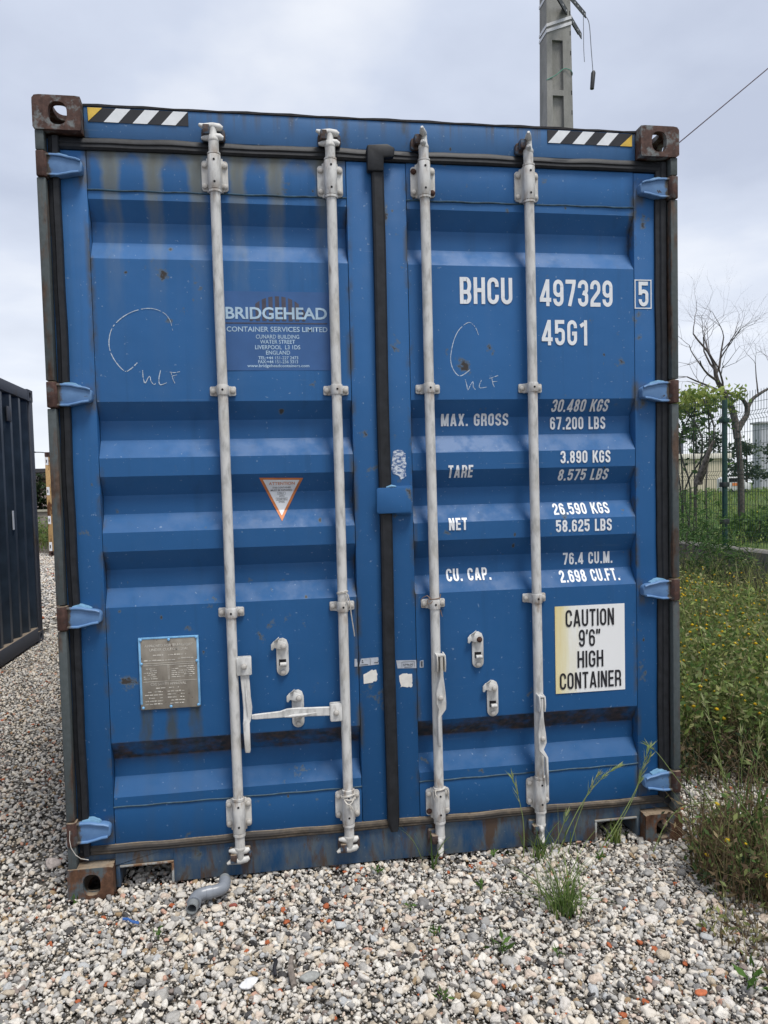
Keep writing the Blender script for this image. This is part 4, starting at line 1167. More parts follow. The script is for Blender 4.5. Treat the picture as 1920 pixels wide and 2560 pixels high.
# owner's decal
mb = MB(); mb.box(0.637, 1.033, 0.0487, 0.0494, 1.946, 2.239); dec = mb.build('owner_decal', M_decal, cont)
font_text('decal_lettering', 'BRIDGEHEAD', 0.640, 1.019, 2.136, 2.181, M_pale, dec, 0.0474, 0.022, 0.98)
font_text('decal_lettering', 'CONTAINER SERVICES LIMITED', 0.642, 1.019, 2.0895, 2.1085, M_pale, dec, 0.0480, 0.012)
for t, a, b, c, d in (('CUNARD BUILDING', 0.749, 0.911, 2.064, 2.079), ('WATER STREET', 0.764, 0.895, 2.045, 2.060), ('LIVERPOOL  L3 1DS', 0.745, 0.914, 2.0245, 2.040), ('ENGLAND', 0.785, 0.875, 2.0045, 2.0195),
                      ('TEL:+44 151-227 2473', 0.756, 0.905, 1.987, 1.9985), ('FAX:+44 151-236 3313', 0.755, 0.904, 1.972, 1.9840), ('www.bridgeheadcontainers.com', 0.714, 0.946, 1.954, 1.9690)):
    font_text('decal_lettering', t, a, b, c, d, M_pale, dec, 0.0480, 0.008)
mb = MB()
for i in range(-4, 5):
    xc = 0.832 + i * 0.0245; hw = 0.0078 if abs(i) < 4 else 0.006
    R_ = 0.112
    zt = [2.130 + math.sqrt(max(0.0, R_ ** 2 - (xc + sg * hw - 0.832) ** 2)) * 0.82 for sg in (-1, 1)]
    mb.prism([(xc - hw, 2.130), (xc + hw, 2.130), (xc + hw, zt[1]), (xc - hw, zt[0])], 0.0478, 0.0486)
mb.build('decal_emblem', M_brown, dec, merge=0)
mb = MB(); mb.box(0.638, 1.019, 0.0478, 0.0486, 2.1195, 2.1235); mb.build('decal_rule', M_brown, dec)
# triangular repair notice, following the folds
def draped(name, poly, mat, parent, lift):
    xs_ = [p[0] for p in poly]; zs = [p[1] for p in poly]
    mb_ = MB(); n = 40
    rows = []
    for i in range(n + 1):
        z = min(zs) + (max(zs) - min(zs)) * i / n
        xi = []
        for p, q in zip(poly, poly[1:] + poly[:1]):
            if abs(p[1] - q[1]) > 1e-9 and min(p[1], q[1]) - 1e-9 <= z <= max(p[1], q[1]) + 1e-9:
                xi.append(p[0] + (q[0] - p[0]) * (z - p[1]) / (q[1] - p[1]))
        rows.append((min(xi), max(xi), z))
    V = []; F = []
    for i, (a, b, z) in enumerate(rows):
        V += [(a, surf(z) - lift, z), (b, surf(z) - lift, z)]
        if i: F.append((2 * i - 2, 2 * i - 1, 2 * i + 1, 2 * i))
    mb_.add(V, F); return mb_.build(name, mat, parent, angle=12, merge=0)
tri = draped('repair_notice', [(0.744, 1.543), (0.913, 1.542), (0.826, 1.375)], M_orange, cont, 0.0012)
draped('notice_face', [(0.7585, 1.535), (0.898, 1.534), (0.8262, 1.396)], M_white, tri, 0.0020)
ys = lambda z: surf(z) - 0.0028
font_text('notice_lettering', 'ATTENTION', 0.780, 0.879, 1.514, 1.525, M_orange, tri, ys, 0.008)
for t, a, b, c, d in (('THIS CONTAINER', 0.793, 0.864, 1.501, 1.507), ('MUST BE REPAIRED', 0.787, 0.869, 1.491, 1.497), ('ONLY', 0.817, 0.838, 1.479, 1.485), ('WITH', 0.818, 0.838, 1.468, 1.474), ('CORTEN', 0.810, 0.846, 1.456, 1.463), ('STEEL', 0.816, 0.840, 1.446, 1.452)):
    font_text('notice_lettering', t, a, b, c, d, M_black, tri, ys, 0.004)
mb = MB()
for a, b, c, d in ((0.812, 0.843, 1.477, 1.487), (0.806, 0.850, 1.4545, 1.465)):
    for (p, q, r_, s_) in ((a, b, c, c + 0.0007), (a, b, d - 0.0007, d), (a, a + 0.0007, c, d), (b - 0.0007, b, c, d)):
        mb.add([(p, ys(r_), r_), (q, ys(r_), r_), (q, ys(s_), s_), (p, ys(s_), s_)], [(0, 1, 2, 3)])
mb.build('notice_boxes', M_black, tri, merge=0, smooth=False)
# customs / safety data plate
mb = MB(); mb.box(0.280, 0.497, 0.043, 0.0485, 0.684, 0.955); pl = mb.build('data_plate', M_plate, cont, bevel=0.001)
mb = MB()
for a, b, c, d in ((0.2785, 0.2865, 0.705, 0.9565), (0.4905, 0.4985, 0.690, 0.9565), (0.2865, 0.4905, 0.9495, 0.9565)): mb.box(a, b, 0.0415, 0.0470, c, d)
mb.build('plate_edge_paint', M_ltblue, pl, bevel=0.001, merge=0)
riv = MB(); riv.sweep([[(0.0055 * q * math.cos(a), y, 0.0055 * q * math.sin(a)) for a in [2 * math.pi * i / 10 for i in range(10)]] for y, q in ((0.0, 1), (-0.002, 0.9), (-0.0035, 0.5))])
riv_me = riv.mesh('rivet'); riv_me.materials.append(M_ltblue)
for x, z in ((0.287, 0.948), (0.389, 0.9455), (0.490, 0.950), (0.287, 0.858), (0.490, 0.860), (0.288, 0.692), (0.389, 0.692), (0.490, 0.692)): put(riv_me, (x, 0.0418, z), pl, 'rivet')
font_text('plate_lettering', 'APPROVED FOR TRANSPORT', 0.300, 0.477, 0.919, 0.929, M_platetx, pl, 0.0424, 0.006)
font_text('plate_lettering', 'UNDER CUSTOMS SEAL', 0.318, 0.460, 0.904, 0.914, M_platetx, pl, 0.0424, 0.006)
font_text('plate_lettering', 'CSC SAFETY APPROVAL', 0.318, 0.448, 0.774, 0.784, M_platetx, pl, 0.0424, 0.006)
mb = MB()
for z in (0.850, 0.857, 0.788): mb.box(0.291, 0.486, 0.0422, 0.0432, z, z + 0.0014)
for x in (0.382, 0.386): mb.box(x, x + 0.0012, 0.0422, 0.0432, 0.794, 0.848)
r_ = random.Random(5)
def dashes(xa, xb, z, hgt=0.0045):
    x = xa
    while x < xb:
        l_ = r_.uniform(0.004, 0.016)
        if r_.random() < 0.78: mb.box(x, min(xb, x + l_), 0.0422, 0.0432, z, z + hgt * r_.uniform(0.5, 1.0))
        x += l_ + 0.003
dashes(0.33, 0.45, 0.886); dashes(0.296, 0.41, 0.867); dashes(0.42, 0.48, 0.871)
for i in range(6): dashes(0.294, 0.335 + 0.012 * r_.random(), 0.836 - i * 0.0075, 0.0035)
for i in range(6): dashes(0.395, 0.48, 0.840 - i * 0.0075, 0.0035)
dashes(0.325, 0.42, 0.762)
for i in range(5):
    dashes(0.296, 0.36, 0.748 - i * 0.0115); dashes(0.378, 0.44, 0.748 - i * 0.0115); 
mb.build('plate_ruling', M_platetx, pl, merge=0)
# small serial stickers and torn paper
def flat(name, poly, mat, parent, y=0.0474, t=0.0006):
    mb_ = MB(); mb_.prism(poly, y - t, y); return mb_.build(name, mat, parent, smooth=False)
sL = flat('serial_sticker', [(1.1065, 0.799), (1.1145, 0.829), (1.183, 0.831), (1.184, 0.818), (1.178, 0.816), (1.184, 0.813), (1.184, 0.803), (1.150, 0.801)], M_label, cont)
flat('serial_sticker', [(1.0885, 0.799), (1.1000, 0.799), (1.1005, 0.812), (1.098, 0.829), (1.0895, 0.829)], M_label, cont, 0.0492)
sR = flat('serial_sticker', [(1.254, 0.814), (1.334, 0.811), (1.3345, 0.779), (1.259, 0.782)], M_label, cont)
sR2 = flat('serial_sticker', [(1.3495, 0.806), (1.364, 0.809), (1.3635, 0.779), (1.348, 0.779)], M_label, cont, 0.0492)
font_text('sticker_number', '579630', 1.2815, 1.321, 0.790, 0.7985, M_black, sR, 0.0462, 0.012)
mb = MB()
for a, b, c, d in ((1.118, 1.122, 0.818, 0.823), (1.117, 1.124, 0.812, 0.815), (1.110, 1.142, 0.804, 0.8058), (1.150, 1.1512, 0.803, 0.829), (1.166, 1.182, 0.8095, 0.8115), (1.286, 1.318, 0.7845, 0.786), (1.276, 1.2768, 0.784, 0.806), (1.326, 1.3268, 0.784, 0.806), (1.276, 1.327, 0.806, 0.8068)):
    mb.box(a, b, 0.0459, 0.0466, c, d)
mb.build('sticker_print', M_black, sL, merge=0)
mb = MB()
for i in range(6): mb.box(1.3525, 1.360, 0.0476, 0.0484, 0.784 + i * 0.0036, 0.7862 + i * 0.0036)
mb.build('sticker_print', M_black, sR2, merge=0)
flat('torn_paper', [(1.123, 0.729), (1.1225, 0.766), (1.137, 0.772), (1.158, 0.784), (1.161, 0.780), (1.173, 0.783), (1.176, 0.769), (1.179, 0.764), (1.176, 0.758), (1.1765, 0.742), (1.172, 0.736), (1.162, 0.737), (1.159, 0.732)], M_paper, cont)
flat('torn_paper', [(1.2645, 0.745), (1.264, 0.752), (1.272, 0.757), (1.279, 0.760), (1.297, 0.760), (1.299, 0.757), (1.3165, 0.757), (1.317, 0.724), (1.314, 0.721), (1.3175, 0.716), (1.316, 0.706), (1.310, 0.703), (1.302, 0.707), (1.298, 0.704), (1.275, 0.709), (1.269, 0.706), (1.271, 0.713), (1.266, 0.730)], M_paper, cont)
def smear_mat():
    k = NB('scuffed_white'); o = k.coord()
    a = k.noise(k.mapping(o, (60, 1, 110)), 1.0, 5, 0.7)
    col = k.mix(k.maprange(a, 0.44, 0.56), (0.05, 0.12, 0.29), (0.62, 0.67, 0.72))
    return k.set(col, 0.6)
M_smear = smear_mat()
r_ = random.Random(3)
poly = [(1.257, 1.600), (1.262, 1.634), (1.275, 1.640), (1.300, 1.637), (1.303, 1.628), (1.311, 1.624), (1.309, 1.600), (1.313, 1.585), (1.309, 1.560), (1.311, 1.536), (1.299, 1.528), (1.290, 1.524), (1.280, 1.540), (1.259, 1.546), (1.253, 1.565)]
flat('scuffed_sticker_residue', poly, M_smear, cont)
# chalk marks
def chalk(pts, w0, w1):
    q = []
    n = len(pts)
    for i in range(n - 1):
        p0, p1, p2, p3 = pts[max(i - 1, 0)], pts[i], pts[i + 1], pts[min(i + 2, n - 1)]
        for k in range(8):
            t = k / 8
            q.append(tuple(0.5 * ((2 * p1[j]) + (-p0[j] + p2[j]) * t + (2 * p0[j] - 5 * p1[j] + 4 * p2[j] - p3[j]) * t * t + (-p0[j] + 3 * p1[j] - 3 * p2[j] + p3[j]) * t ** 3) for j in (0, 1)))
    q.append(pts[-1])
    V, F = [], []
    for i, (x, z) in enumerate(q):
        a, b = q[max(i - 1, 0)], q[min(i + 1, len(q) - 1)]
        l_ = math.hypot(b[0] - a[0], b[1] - a[1]) or 1
        t = i / (len(q) - 1); w = (w0 + (w1 - w0) * t) * random.uniform(0.55, 1.2)
        V += [(x - (b[1] - a[1]) / l_ * w, surf(z) - 0.0011, z + (b[0] - a[0]) / l_ * w), (x + (b[1] - a[1]) / l_ * w, surf(z) - 0.0011, z - (b[0] - a[0]) / l_ * w)]
        if i and random.random() > 0.06: F.append((2 * i - 2, 2 * i, 2 * i + 1, 2 * i - 1))
    return V, F
def chalk_mark(strokes):
    mb_ = MB()
    for p, a, b in strokes: mb_.add(*chalk(p, a, b))
    mb_.build('chalk_mark', M_chalk, cont, smooth=False, merge=0)
chalk_mark([([(0.446, 2.092), (0.437, 2.130), (0.412, 2.159), (0.361, 2.172), (0.292, 2.153), (0.235, 2.105), (0.218, 2.044), (0.231, 1.991), (0.267, 1.945), (0.290, 1.951), (0.315, 1.974)], 0.0009, 0.0019),
            ([(0.333, 1.947), (0.334, 1.92), (0.340, 1.900), (0.351, 1.918), (0.358, 1.924), (0.362, 1.905), (0.372, 1.895), (0.378, 1.899)], 0.0015, 0.0013),
            ([(0.397, 1.946), (0.390, 1.915), (0.394, 1.894), (0.420, 1.902)], 0.0015, 0.0013), ([(0.430, 1.940), (0.448, 1.938), (0.467, 1.942)], 0.0013, 0.0013), ([(0.434, 1.941), (0.440, 1.915), (0.447, 1.899)], 0.0013, 0.0013), ([(0.437, 1.925), (0.456, 1.930)], 0.0011, 0.0010)])
chalk_mark([([(1.613, 2.083), (1.600, 2.114), (1.574, 2.131), (1.534, 2.101), (1.510, 2.051), (1.499, 1.988), (1.511, 1.945), (1.537, 1.924), (1.577, 1.948)], 0.0010, 0.0017),
            ([(1.556, 1.910), (1.562, 1.888), (1.566, 1.869), (1.578, 1.890), (1.588, 1.901), (1.588, 1.882), (1.597, 1.870)], 0.0014, 0.0012),
            ([(1.622, 1.907), (1.613, 1.888), (1.616, 1.877), (1.643, 1.880)], 0.0014, 0.0012), ([(1.655, 1.914), (1.672, 1.919), (1.690, 1.925)], 0.0011, 0.0011), ([(1.664, 1.917), (1.668, 1.895), (1.674, 1.880)], 0.0012, 0.0012), ([(1.668, 1.901), (1.688, 1.902)], 0.0010, 0.0010)])

# ================================================================== strings and cords (hang on the gear, loose things)
def cord(name, label, pts_list, r, mat):
    mb_ = MB()
    for pts in pts_list: mb_.tube(pts, r, 6)
    o = mb_.build(name, mat, None, merge=0)
    return tag(o, label, 'string')
def ring(x, z, r=0.0205, tilt=0.004, n=20):
    return [(x + r * math.cos(2 * math.pi * i / n), YROD + r * math.sin(2 * math.pi * i / n), z + tilt * math.cos(2 * math.pi * i / n + 0.7)) for i in range(n + 1)]
cord('string', 'long pale string knotted round the second locking bar, its end hanging down', [ring(1.045, 1.095), ring(1.045, 1.099), [(1.055, -0.008, 1.097), (1.066, -0.010, 1.085), (1.060, -0.012, 1.070), (1.055, -0.010, 1.060)], [(1.062, -0.010, 1.094), (1.071, -0.008, 1.06), (1.074, -0.006, 1.02), (1.080, 0.004, 0.98), (1.086, 0.012, 0.94), (1.088, 0.016, 0.925)]], 0.0021, M_string)
cord('string', 'frayed string tied round the lowest bracket of the second locking bar', [ring(1.046, 0.306, 0.0265, 0.006), ring(1.046, 0.299, 0.0268, -0.006), [(1.028, -0.010, 0.296), (1.036, -0.018, 0.285), (1.046, -0.020, 0.279), (1.058, -0.016, 0.288), (1.068, -0.006, 0.303)], [(1.044, -0.018, 0.282), (1.050, -0.020, 0.268), (1.048, -0.018, 0.258)], [(1.048, -0.019, 0.28), (1.056, -0.02, 0.268), (1.060, -0.018, 0.257)]], 0.0030, M_string)
cord('string', 'brown cord looped above the lower clamp of the third locking bar', [ring(1.405, 1.056, 0.0208, 0.003), [(1.388, -0.004, 1.057), (1.376, 0.010, 1.070), (1.362, 0.02, 1.062), (1.354, 0.03, 1.050)], [(1.384, -0.006, 1.06), (1.372, -0.004, 1.052), (1.374, -0.008, 1.040), (1.385, -0.012, 1.042), (1.392, -0.012, 1.05)], [(1.424, 0.0, 1.057), (1.428, 0.004, 1.075)], [(1.427, 0.006, 1.012), (1.430, 0.008, 0.998), (1.435, 0.01, 0.985)]], 0.0018, M_stringd)
cord('string', 'white string hanging over the lowest bracket of the third locking bar', [ring(1.409, 0.300, 0.0255, 0.006), [(1.392, -0.004, 0.306), (1.382, 0.004, 0.292), (1.384, 0.004, 0.27), (1.392, 0.0, 0.25), (1.394, 0.0, 0.215)], [(1.389, -0.004, 0.304), (1.388, -0.008, 0.287), (1.396, -0.012, 0.274)], [(1.428, -0.002, 0.306), (1.440, 0.008, 0.294), (1.446, 0.018, 0.270), (1.449, 0.024, 0.25)]], 0.0026, M_string)
cord('string', 'thin white string hanging from the lowest left hinge', [[(0.018, -0.004, 0.268), (0.016, -0.006, 0.235), (0.020, -0.006, 0.205), (0.034, -0.002, 0.175), (0.050, 0.004, 0.157), (0.075, 0.012, 0.146)]], 0.0014, M_string)

# ================================================================== pipe on the gravel
pipe = thing('drain_pipe', 'grey plastic S-shaped drain pipe elbow lying on the gravel before the container', 'pipe', (0.50, -0.13, 0.0))
def smoothpath(pts, n=8):
    q = []
    m_ = len(pts)
    for i in range(m_ - 1):
        p0, p1, p2, p3 = [Vector(pts[j]) for j in (max(i - 1, 0), i, i + 1, min(i + 2, m_ - 1))]
        for k in range(n):
            t = k / n
            q.append(0.5 * ((2 * p1) + (-p0 + p2) * t + (2 * p0 - 5 * p1 + 4 * p2 - p3) * t * t + (-p0 + 3 * p1 - 3 * p2 + p3) * t ** 3))
    q.append(Vector(pts[-1])); return q
def hollow(mb_, path, ro, ri, n=22):
    path = [Vector(p) for p in path]
    a = MB(); a.tube(path, ro, n, caps=False); b = MB(); b.tube(path, ri, n, caps=False)
    nb = len(a.v); mb_v = a.v + b.v; fs = list(a.f) + [tuple(i + nb for i in f_[::-1]) for f_ in b.f]
    m_ = len(path)
    for base in (0, (m_ - 1) * n):
        for k in range(n):
            fs.append((base + k, base + (k + 1) % n, nb + base + (k + 1) % n, nb + base + k))
    mb_.add(mb_v, fs)
P1 = smoothpath([(0.463, -0.190, 0.036), (0.466, -0.160, 0.037), (0.480, -0.136, 0.039), (0.506, -0.125, 0.040), (0.522, -0.121, 0.040)])
mb = MB(); hollow(mb, P1, 0.0245, 0.0195); part('elbow', mb, M_pvc, pipe, merge=0)
mb = MB(); hollow(mb, smoothpath([(0.458, -0.236, 0.034), (0.460, -0.21, 0.035), (0.463, -0.188, 0.036)]), 0.0212, 0.0170); part('spigot', mb, M_pvcd, pipe, merge=0)
mb = MB(); hollow(mb, smoothpath([(0.4625, -0.1985, 0.0358), (0.464, -0.184, 0.0362)]), 0.0268, 0.0215); hollow(mb, smoothpath([(0.503, -0.1265, 0.0400), (0.524, -0.1215, 0.040)]), 0.0262, 0.0215); part('collar', mb, M_pvc, pipe, merge=0)
P2 = smoothpath([(0.520, -0.122, 0.040), (0.545, -0.116, 0.041), (0.566, -0.098, 0.042), (0.572, -0.070, 0.043), (0.572, -0.046, 0.044)])
mb = MB(); hollow(mb, P2, 0.0238, 0.019); part('elbow', mb, M_pvc, pipe, merge=0)
mb = MB(); hollow(mb, smoothpath([(0.572, -0.052, 0.0438), (0.571, -0.02, 0.045)]), 0.0215, 0.0175); part('spigot', mb, M_pvcd, pipe, merge=0)

pipe.scale = (0.94, 0.80, 0.94); pipe.location.x += 0.002; pipe.location.z = 0.010
# small litter and single stones that stand out
def single_stone(label, loc, s, col, seed, rz=0.0, sc=(1, 0.8, 0.6)):
    me = stone_mesh(seed); 
    o = link('stone', me, simple('stone_' + str(seed), col, 0.85, 0.16, 3)); o.location = loc; o.scale = [s * v for v in sc]; o.rotation_euler = (0.1, 0.1, rz)
    return tag(o, label, 'stone')
single_stone('biggest white stone near the bottom edge, left of a black twig', (0.665, -0.615, 0.014), 0.036, (0.70, 0.70, 0.70), 31, 0.6)
single_stone('large grey flat stone right of the pale stick in the foreground', (0.845, -0.615, 0.010), 0.034, (0.30, 0.305, 0.29), 32, 0.2)
single_stone('bright orange brick chip in the bottom right corner', (1.955, -0.905, 0.012), 0.027, (0.45, 0.13, 0.055), 33, 0.3, (1, 0.7, 0.5))
single_stone('orange brick chip in front of the second locking bar', (0.93, -0.33, 0.012), 0.016, (0.45, 0.12, 0.05), 34, 1.0, (1, 0.8, 0.8))
single_stone('cream knobbly stone in the gravel right below the pipe', (0.44, -0.33, 0.012), 0.030, (0.56, 0.50, 0.40), 35, 0.4)
single_stone('pale stone with an orange brick chip against it, left of the container', (-0.125, 0.30, 0.015), 0.045, (0.58, 0.50, 0.45), 36, 0.4, (1, 0.8, 0.7))
single_stone('red brick fragment on the gravel beside the pipe', (0.60, -0.16, 0.010), 0.018, (0.25, 0.07, 0.05), 37, 0.1)
mb = MB(); mb.tube(smoothpath([(0.742, -0.60, 0.016), (0.740, -0.575, 0.026), (0.746, -0.552, 0.030), (0.741, -0.535, 0.026)], 5), [0.006] * 16, 7)
tag(mb.build('twig', M_black, None), 'short black twig on the foreground gravel', 'twig')
mb = MB(); mb.tube(smoothpath([(0.797, -0.655, 0.012), (0.790, -0.60, 0.022), (0.792, -0.55, 0.024), (0.794, -0.515, 0.018)], 5), [0.010] * 8 + [0.007] * 8, 7)
tag(mb.build('stick', M_log, None), 'pale grey stick lying on the foreground gravel', 'stick')
mb = MB(); mb.sweep([[(x, y - 0.006, z), (x, y + 0.006, z + 0.001), (x, y + 0.005, z + 0.004), (x, y - 0.005, z + 0.004)] for x, y, z in ((0.225, -0.19, 0.018), (0.245, -0.20, 0.021), (0.262, -0.215, 0.018), (0.285, -0.222, 0.015))])
tag(mb.build('plastic_scrap', simple('blue_plastic', (0.05, 0.13, 0.36), 0.4), None), 'small strip of blue plastic on the gravel below the left corner', 'scrap')

# ================================================================== other containers
def trapez(x, sgn, ya, yb, z0, z1, depth=0.036, pitch=(0.07, 0.068, 0.07, 0.068)):
    pts = []; y = ya; k = 0; ds = (0.0, depth, depth, 0.0)
    while y < yb:
        pts.append((y, ds[k % 4])); y += pitch[k % 4]; k += 1
    pts.append((yb, ds[k % 4]))
    V, F = [], []
    for i, (y, d) in enumerate(pts):
        V += [(x + sgn * d, y, z0), (x + sgn * d, y, z1)]
        if i: F.append((2 * i - 2, 2 * i, 2 * i + 1, 2 * i - 1))
    m_ = MB(); m_.add(V, F); return m_
nav = thing('shipping_container', 'dark navy shipping container with ribbed side at the left edge', 'container', (-2.75, 2.5, 0), 'other containers standing on the gravel')
nx1, nx0, ny0, ny1, nh = -1.53, -3.968, -0.55, 5.50, 2.60
part('side_wall', trapez(nx1 - 0.020, -1, ny0 + 0.16, ny1 - 0.11, 0.16, 2.50, 0.045, (0.080, 0.058, 0.080, 0.058)), M_navy, nav, smooth=False)
part('side_wall', trapez(nx0 + 0.020, 1, ny0 + 0.16, ny1 - 0.16, 0.16, 2.50), M_navy, nav, smooth=False)
for x in (nx1 - 0.062, nx0):
    part('bottom_side_rail', MB().box(x, x + 0.060, ny0 + 0.17, ny1 - 0.17, 0.025, 0.165), M_navyr, nav, bevel=0.004)
    part('top_side_rail', MB().box(x, x + 0.062, ny0 + 0.17, ny1 - 0.17, 2.485, nh - 0.01), M_navyr, nav, bevel=0.004)
for x0_, x1_ in ((nx1 - 0.155, nx1), (nx0, nx0 + 0.155)):
    for y0_, y1_ in ((ny1 - 0.11, ny1), (ny0, ny0 + 0.155)):
        part('corner_post', MB().box(x0_, x1_ - 0.003, y0_, y1_ - 0.004, 0.118, nh - 0.118), M_navyr, nav, bevel=0.006)
    for y0_ in (ny0, ny1 - 0.178):
        for z0_ in (0.0, nh - 0.118):
            m_ = MB(); sd = 1 if x1_ == nx1 else -1
            xs = (x1_ - 0.026, x1_) if sd > 0 else (x0_, x0_ + 0.026)
            holed_plate(m_, [(y0_, z0_), (y0_ + 0.178, z0_), (y0_ + 0.178, z0_ + 0.118), (y0_, z0_ + 0.118)], (y0_ + 0.089, z0_ + 0.058), 0.032, 0.036, xs[0], xs[1], 'x', 32)
            m_.box(min(x0_, x1_ - 0.026) + (0.026 if sd < 0 else 0), max(x1_ - 0.026, x0_ + 0.1) if sd > 0 else x1_, y0_ + 0.03, y0_ + 0.148, z0_, z0_ + 0.118) if False else None
            m_.box(x0_ + 0.03, x1_ - 0.03, y0_, y0_ + 0.178, z0_ + 0.1, z0_ + 0.118); m_.box(x0_ + 0.03, x1_ - 0.03, y0_ + 0.152, y0_ + 0.178, z0_, z0_ + 0.1); m_.box(x0_ + 0.03, x1_ - 0.03, y0_, y0_ + 0.02, z0_, z0_ + 0.1)
            part('corner_casting', m_, M_navyr, nav, merge=0)
part('roof', MB().box(nx0 + 0.06, nx1 - 0.064, ny0 + 0.1, ny1 - 0.1, nh - 0.04, nh - 0.02), M_navy, nav)
part('end_wall', MB().box(nx0 + 0.155, nx1 - 0.158, ny1 - 0.10, ny1 - 0.07, 0.02, nh - 0.02), M_navy, nav)
part('end_wall', MB().box(nx0 + 0.155, nx1 - 0.158, ny0 + 0.07, ny0 + 0.10, 0.02, nh - 0.02), M_navy, nav)
part('floor', MB().box(nx0 + 0.07, nx1 - 0.07, ny0 + 0.1, ny1 - 0.11, 0.12, 0.155), M_navy, nav)
part('vent', MB().box(nx1 - 0.030, nx1 - 0.012, 4.72, 4.82, 2.22, 2.36), M_navyr, nav, bevel=0.004)
part('label', MB().box(nx1 - 0.0195, nx1 - 0.018, 4.72, 4.77, 1.20, 1.38), M_white, nav)

tan = thing('shipping_container', 'rusty tan shipping container with white labels, behind the blue one', 'container', (-3.6, 18.5, 0), 'other containers standing on the gravel')
tx0, tx1, ty0, ty1, th = -4.66, -2.22, 17.9, 30.0, 2.69
for x0_, x1_ in ((tx0, tx0 + 0.155), (tx1 - 0.155, tx1)):
    part('corner_post', MB().box(x0_ + 0.003, x1_ - 0.003, ty0 + 0.004, ty0 + 0.155, 0.118, th - 0.118), M_rustc, tan, bevel=0.005)
    for z0_ in (0.0, th - 0.118):
        m_ = MB(); holed_plate(m_, [(x0_, z0_), (x1_, z0_), (x1_, z0_ + 0.118), (x0_, z0_ + 0.118)], ((x0_ + x1_) / 2, z0_ + 0.058), 0.032, 0.038, ty0, ty0 + 0.028, 'y', 32)
        m_.box(x0_, x1_, ty0 + 0.06, ty0 + 0.178, z0_, z0_ + 0.118)
        part('corner_casting', m_, M_barrel, tan, merge=0)
part('end_wall', MB().box(tx0 + 0.155, tx1 - 0.155, ty0 + 0.06, ty0 + 0.10, 0.14, th - 0.1), M_rustc, tan)
part('end_header', MB().box(tx0 + 0.158, tx1 - 0.158, ty0 + 0.02, ty0 + 0.12, th - 0.10, th - 0.01), M_rustc, tan, bevel=0.004)
part('end_sill', MB().box(tx0 + 0.158, tx1 - 0.158, ty0 + 0.02, ty0 + 0.12, 0.02, 0.14), M_rustc, tan, bevel=0.004)
part('side_wall', trapez(tx0 + 0.02, 1, ty0 + 0.17, ty1 - 0.1, 0.15, th - 0.08), M_rustc, tan, smooth=False)
part('side_wall', trapez(tx1 - 0.02, -1, ty0 + 0.17, ty1 - 0.1, 0.15, th - 0.08), M_rustc, tan, smooth=False)
part('roof', MB().box(tx0 + 0.02, tx1 - 0.02, ty0 + 0.13, ty1, th - 0.07, th - 0.03), M_rustc, tan)
for i, (za, zb) in enumerate(((2.36, 2.56), (1.58, 1.79), (0.83, 1.04), (0.13, 0.36))):
    lb = part('label', MB().box(tx0 + 0.012, tx0 + 0.085, ty0 + 0.001, ty0 + 0.003, za, zb), M_white, tan)
    part('label_figure', MB().box(tx0 + 0.028, tx0 + 0.052, ty0 - 0.002, ty0 - 0.0005, za + (zb - za) * 0.3, za + (zb - za) * 0.68), M_black, tan)

# ================================================================== concrete pole
pole = thing('utility_pole', 'grey concrete utility pole with sunken panels rising behind the container', 'pole', (5.25, 8.0, 0))
py = 8.0
def pw(z): return 0.205 - (z - 6.0) * 0.010        # half width at height z
def pd(z): return 0.15 - (z - 6.0) * 0.006
pcx = 5.245
mb = MB()
# front face built as a frame round the sunken panels, shell behind
zcuts = [0.0, 0.9, 1.9, 2.1, 3.3, 3.5, 4.7, 4.9, 5.95, 6.06, 7.12, 7.20, 7.90, 11.5]
rec = {(0.9, 1.9), (2.1, 3.3), (3.5, 4.7), (4.9, 5.95), (6.06, 7.12), (7.20, 7.90)}
for za, zb in zip(zcuts[:-1], zcuts[1:]):
    def ringp(z, fx0, fx1, y0_, y1_):
        return [(pcx + fx0 * pw(z), py - pd(z) + y0_, z), (pcx + fx1 * pw(z), py - pd(z) + y0_, z), (pcx + fx1 * pw(z), py + pd(z) - y1_, z), (pcx + fx0 * pw(z), py + pd(z) - y1_, z)]
    if (za, zb) in rec:
        for a, b in ((-1, -0.56), (0.30, 1)): mb.sweep([ringp(za, a, b, 0, 0), ringp(zb, a, b, 0, 0)])
        mb.sweep([ringp(za, -0.56, 0.30, 0.055, 0.055), ringp(zb, -0.56, 0.30, 0.055, 0.055)])
    else:
        mb.sweep([ringp(za, -1, 1, 0, 0), ringp(zb, -1, 1, 0, 0)])
part('shaft', mb, M_conc, pole, merge=0, smooth=False)
# climbing holes on the side face
for i in range(14):
    z = 6.3 + i * 0.28
    part('climbing_hole', MB().box(pcx + pw(z) * 0.90, pcx + pw(z) * 0.955, py - pd(z) - 0.003, py - pd(z) + 0.001, z, z + 0.06), M_slot, pole)
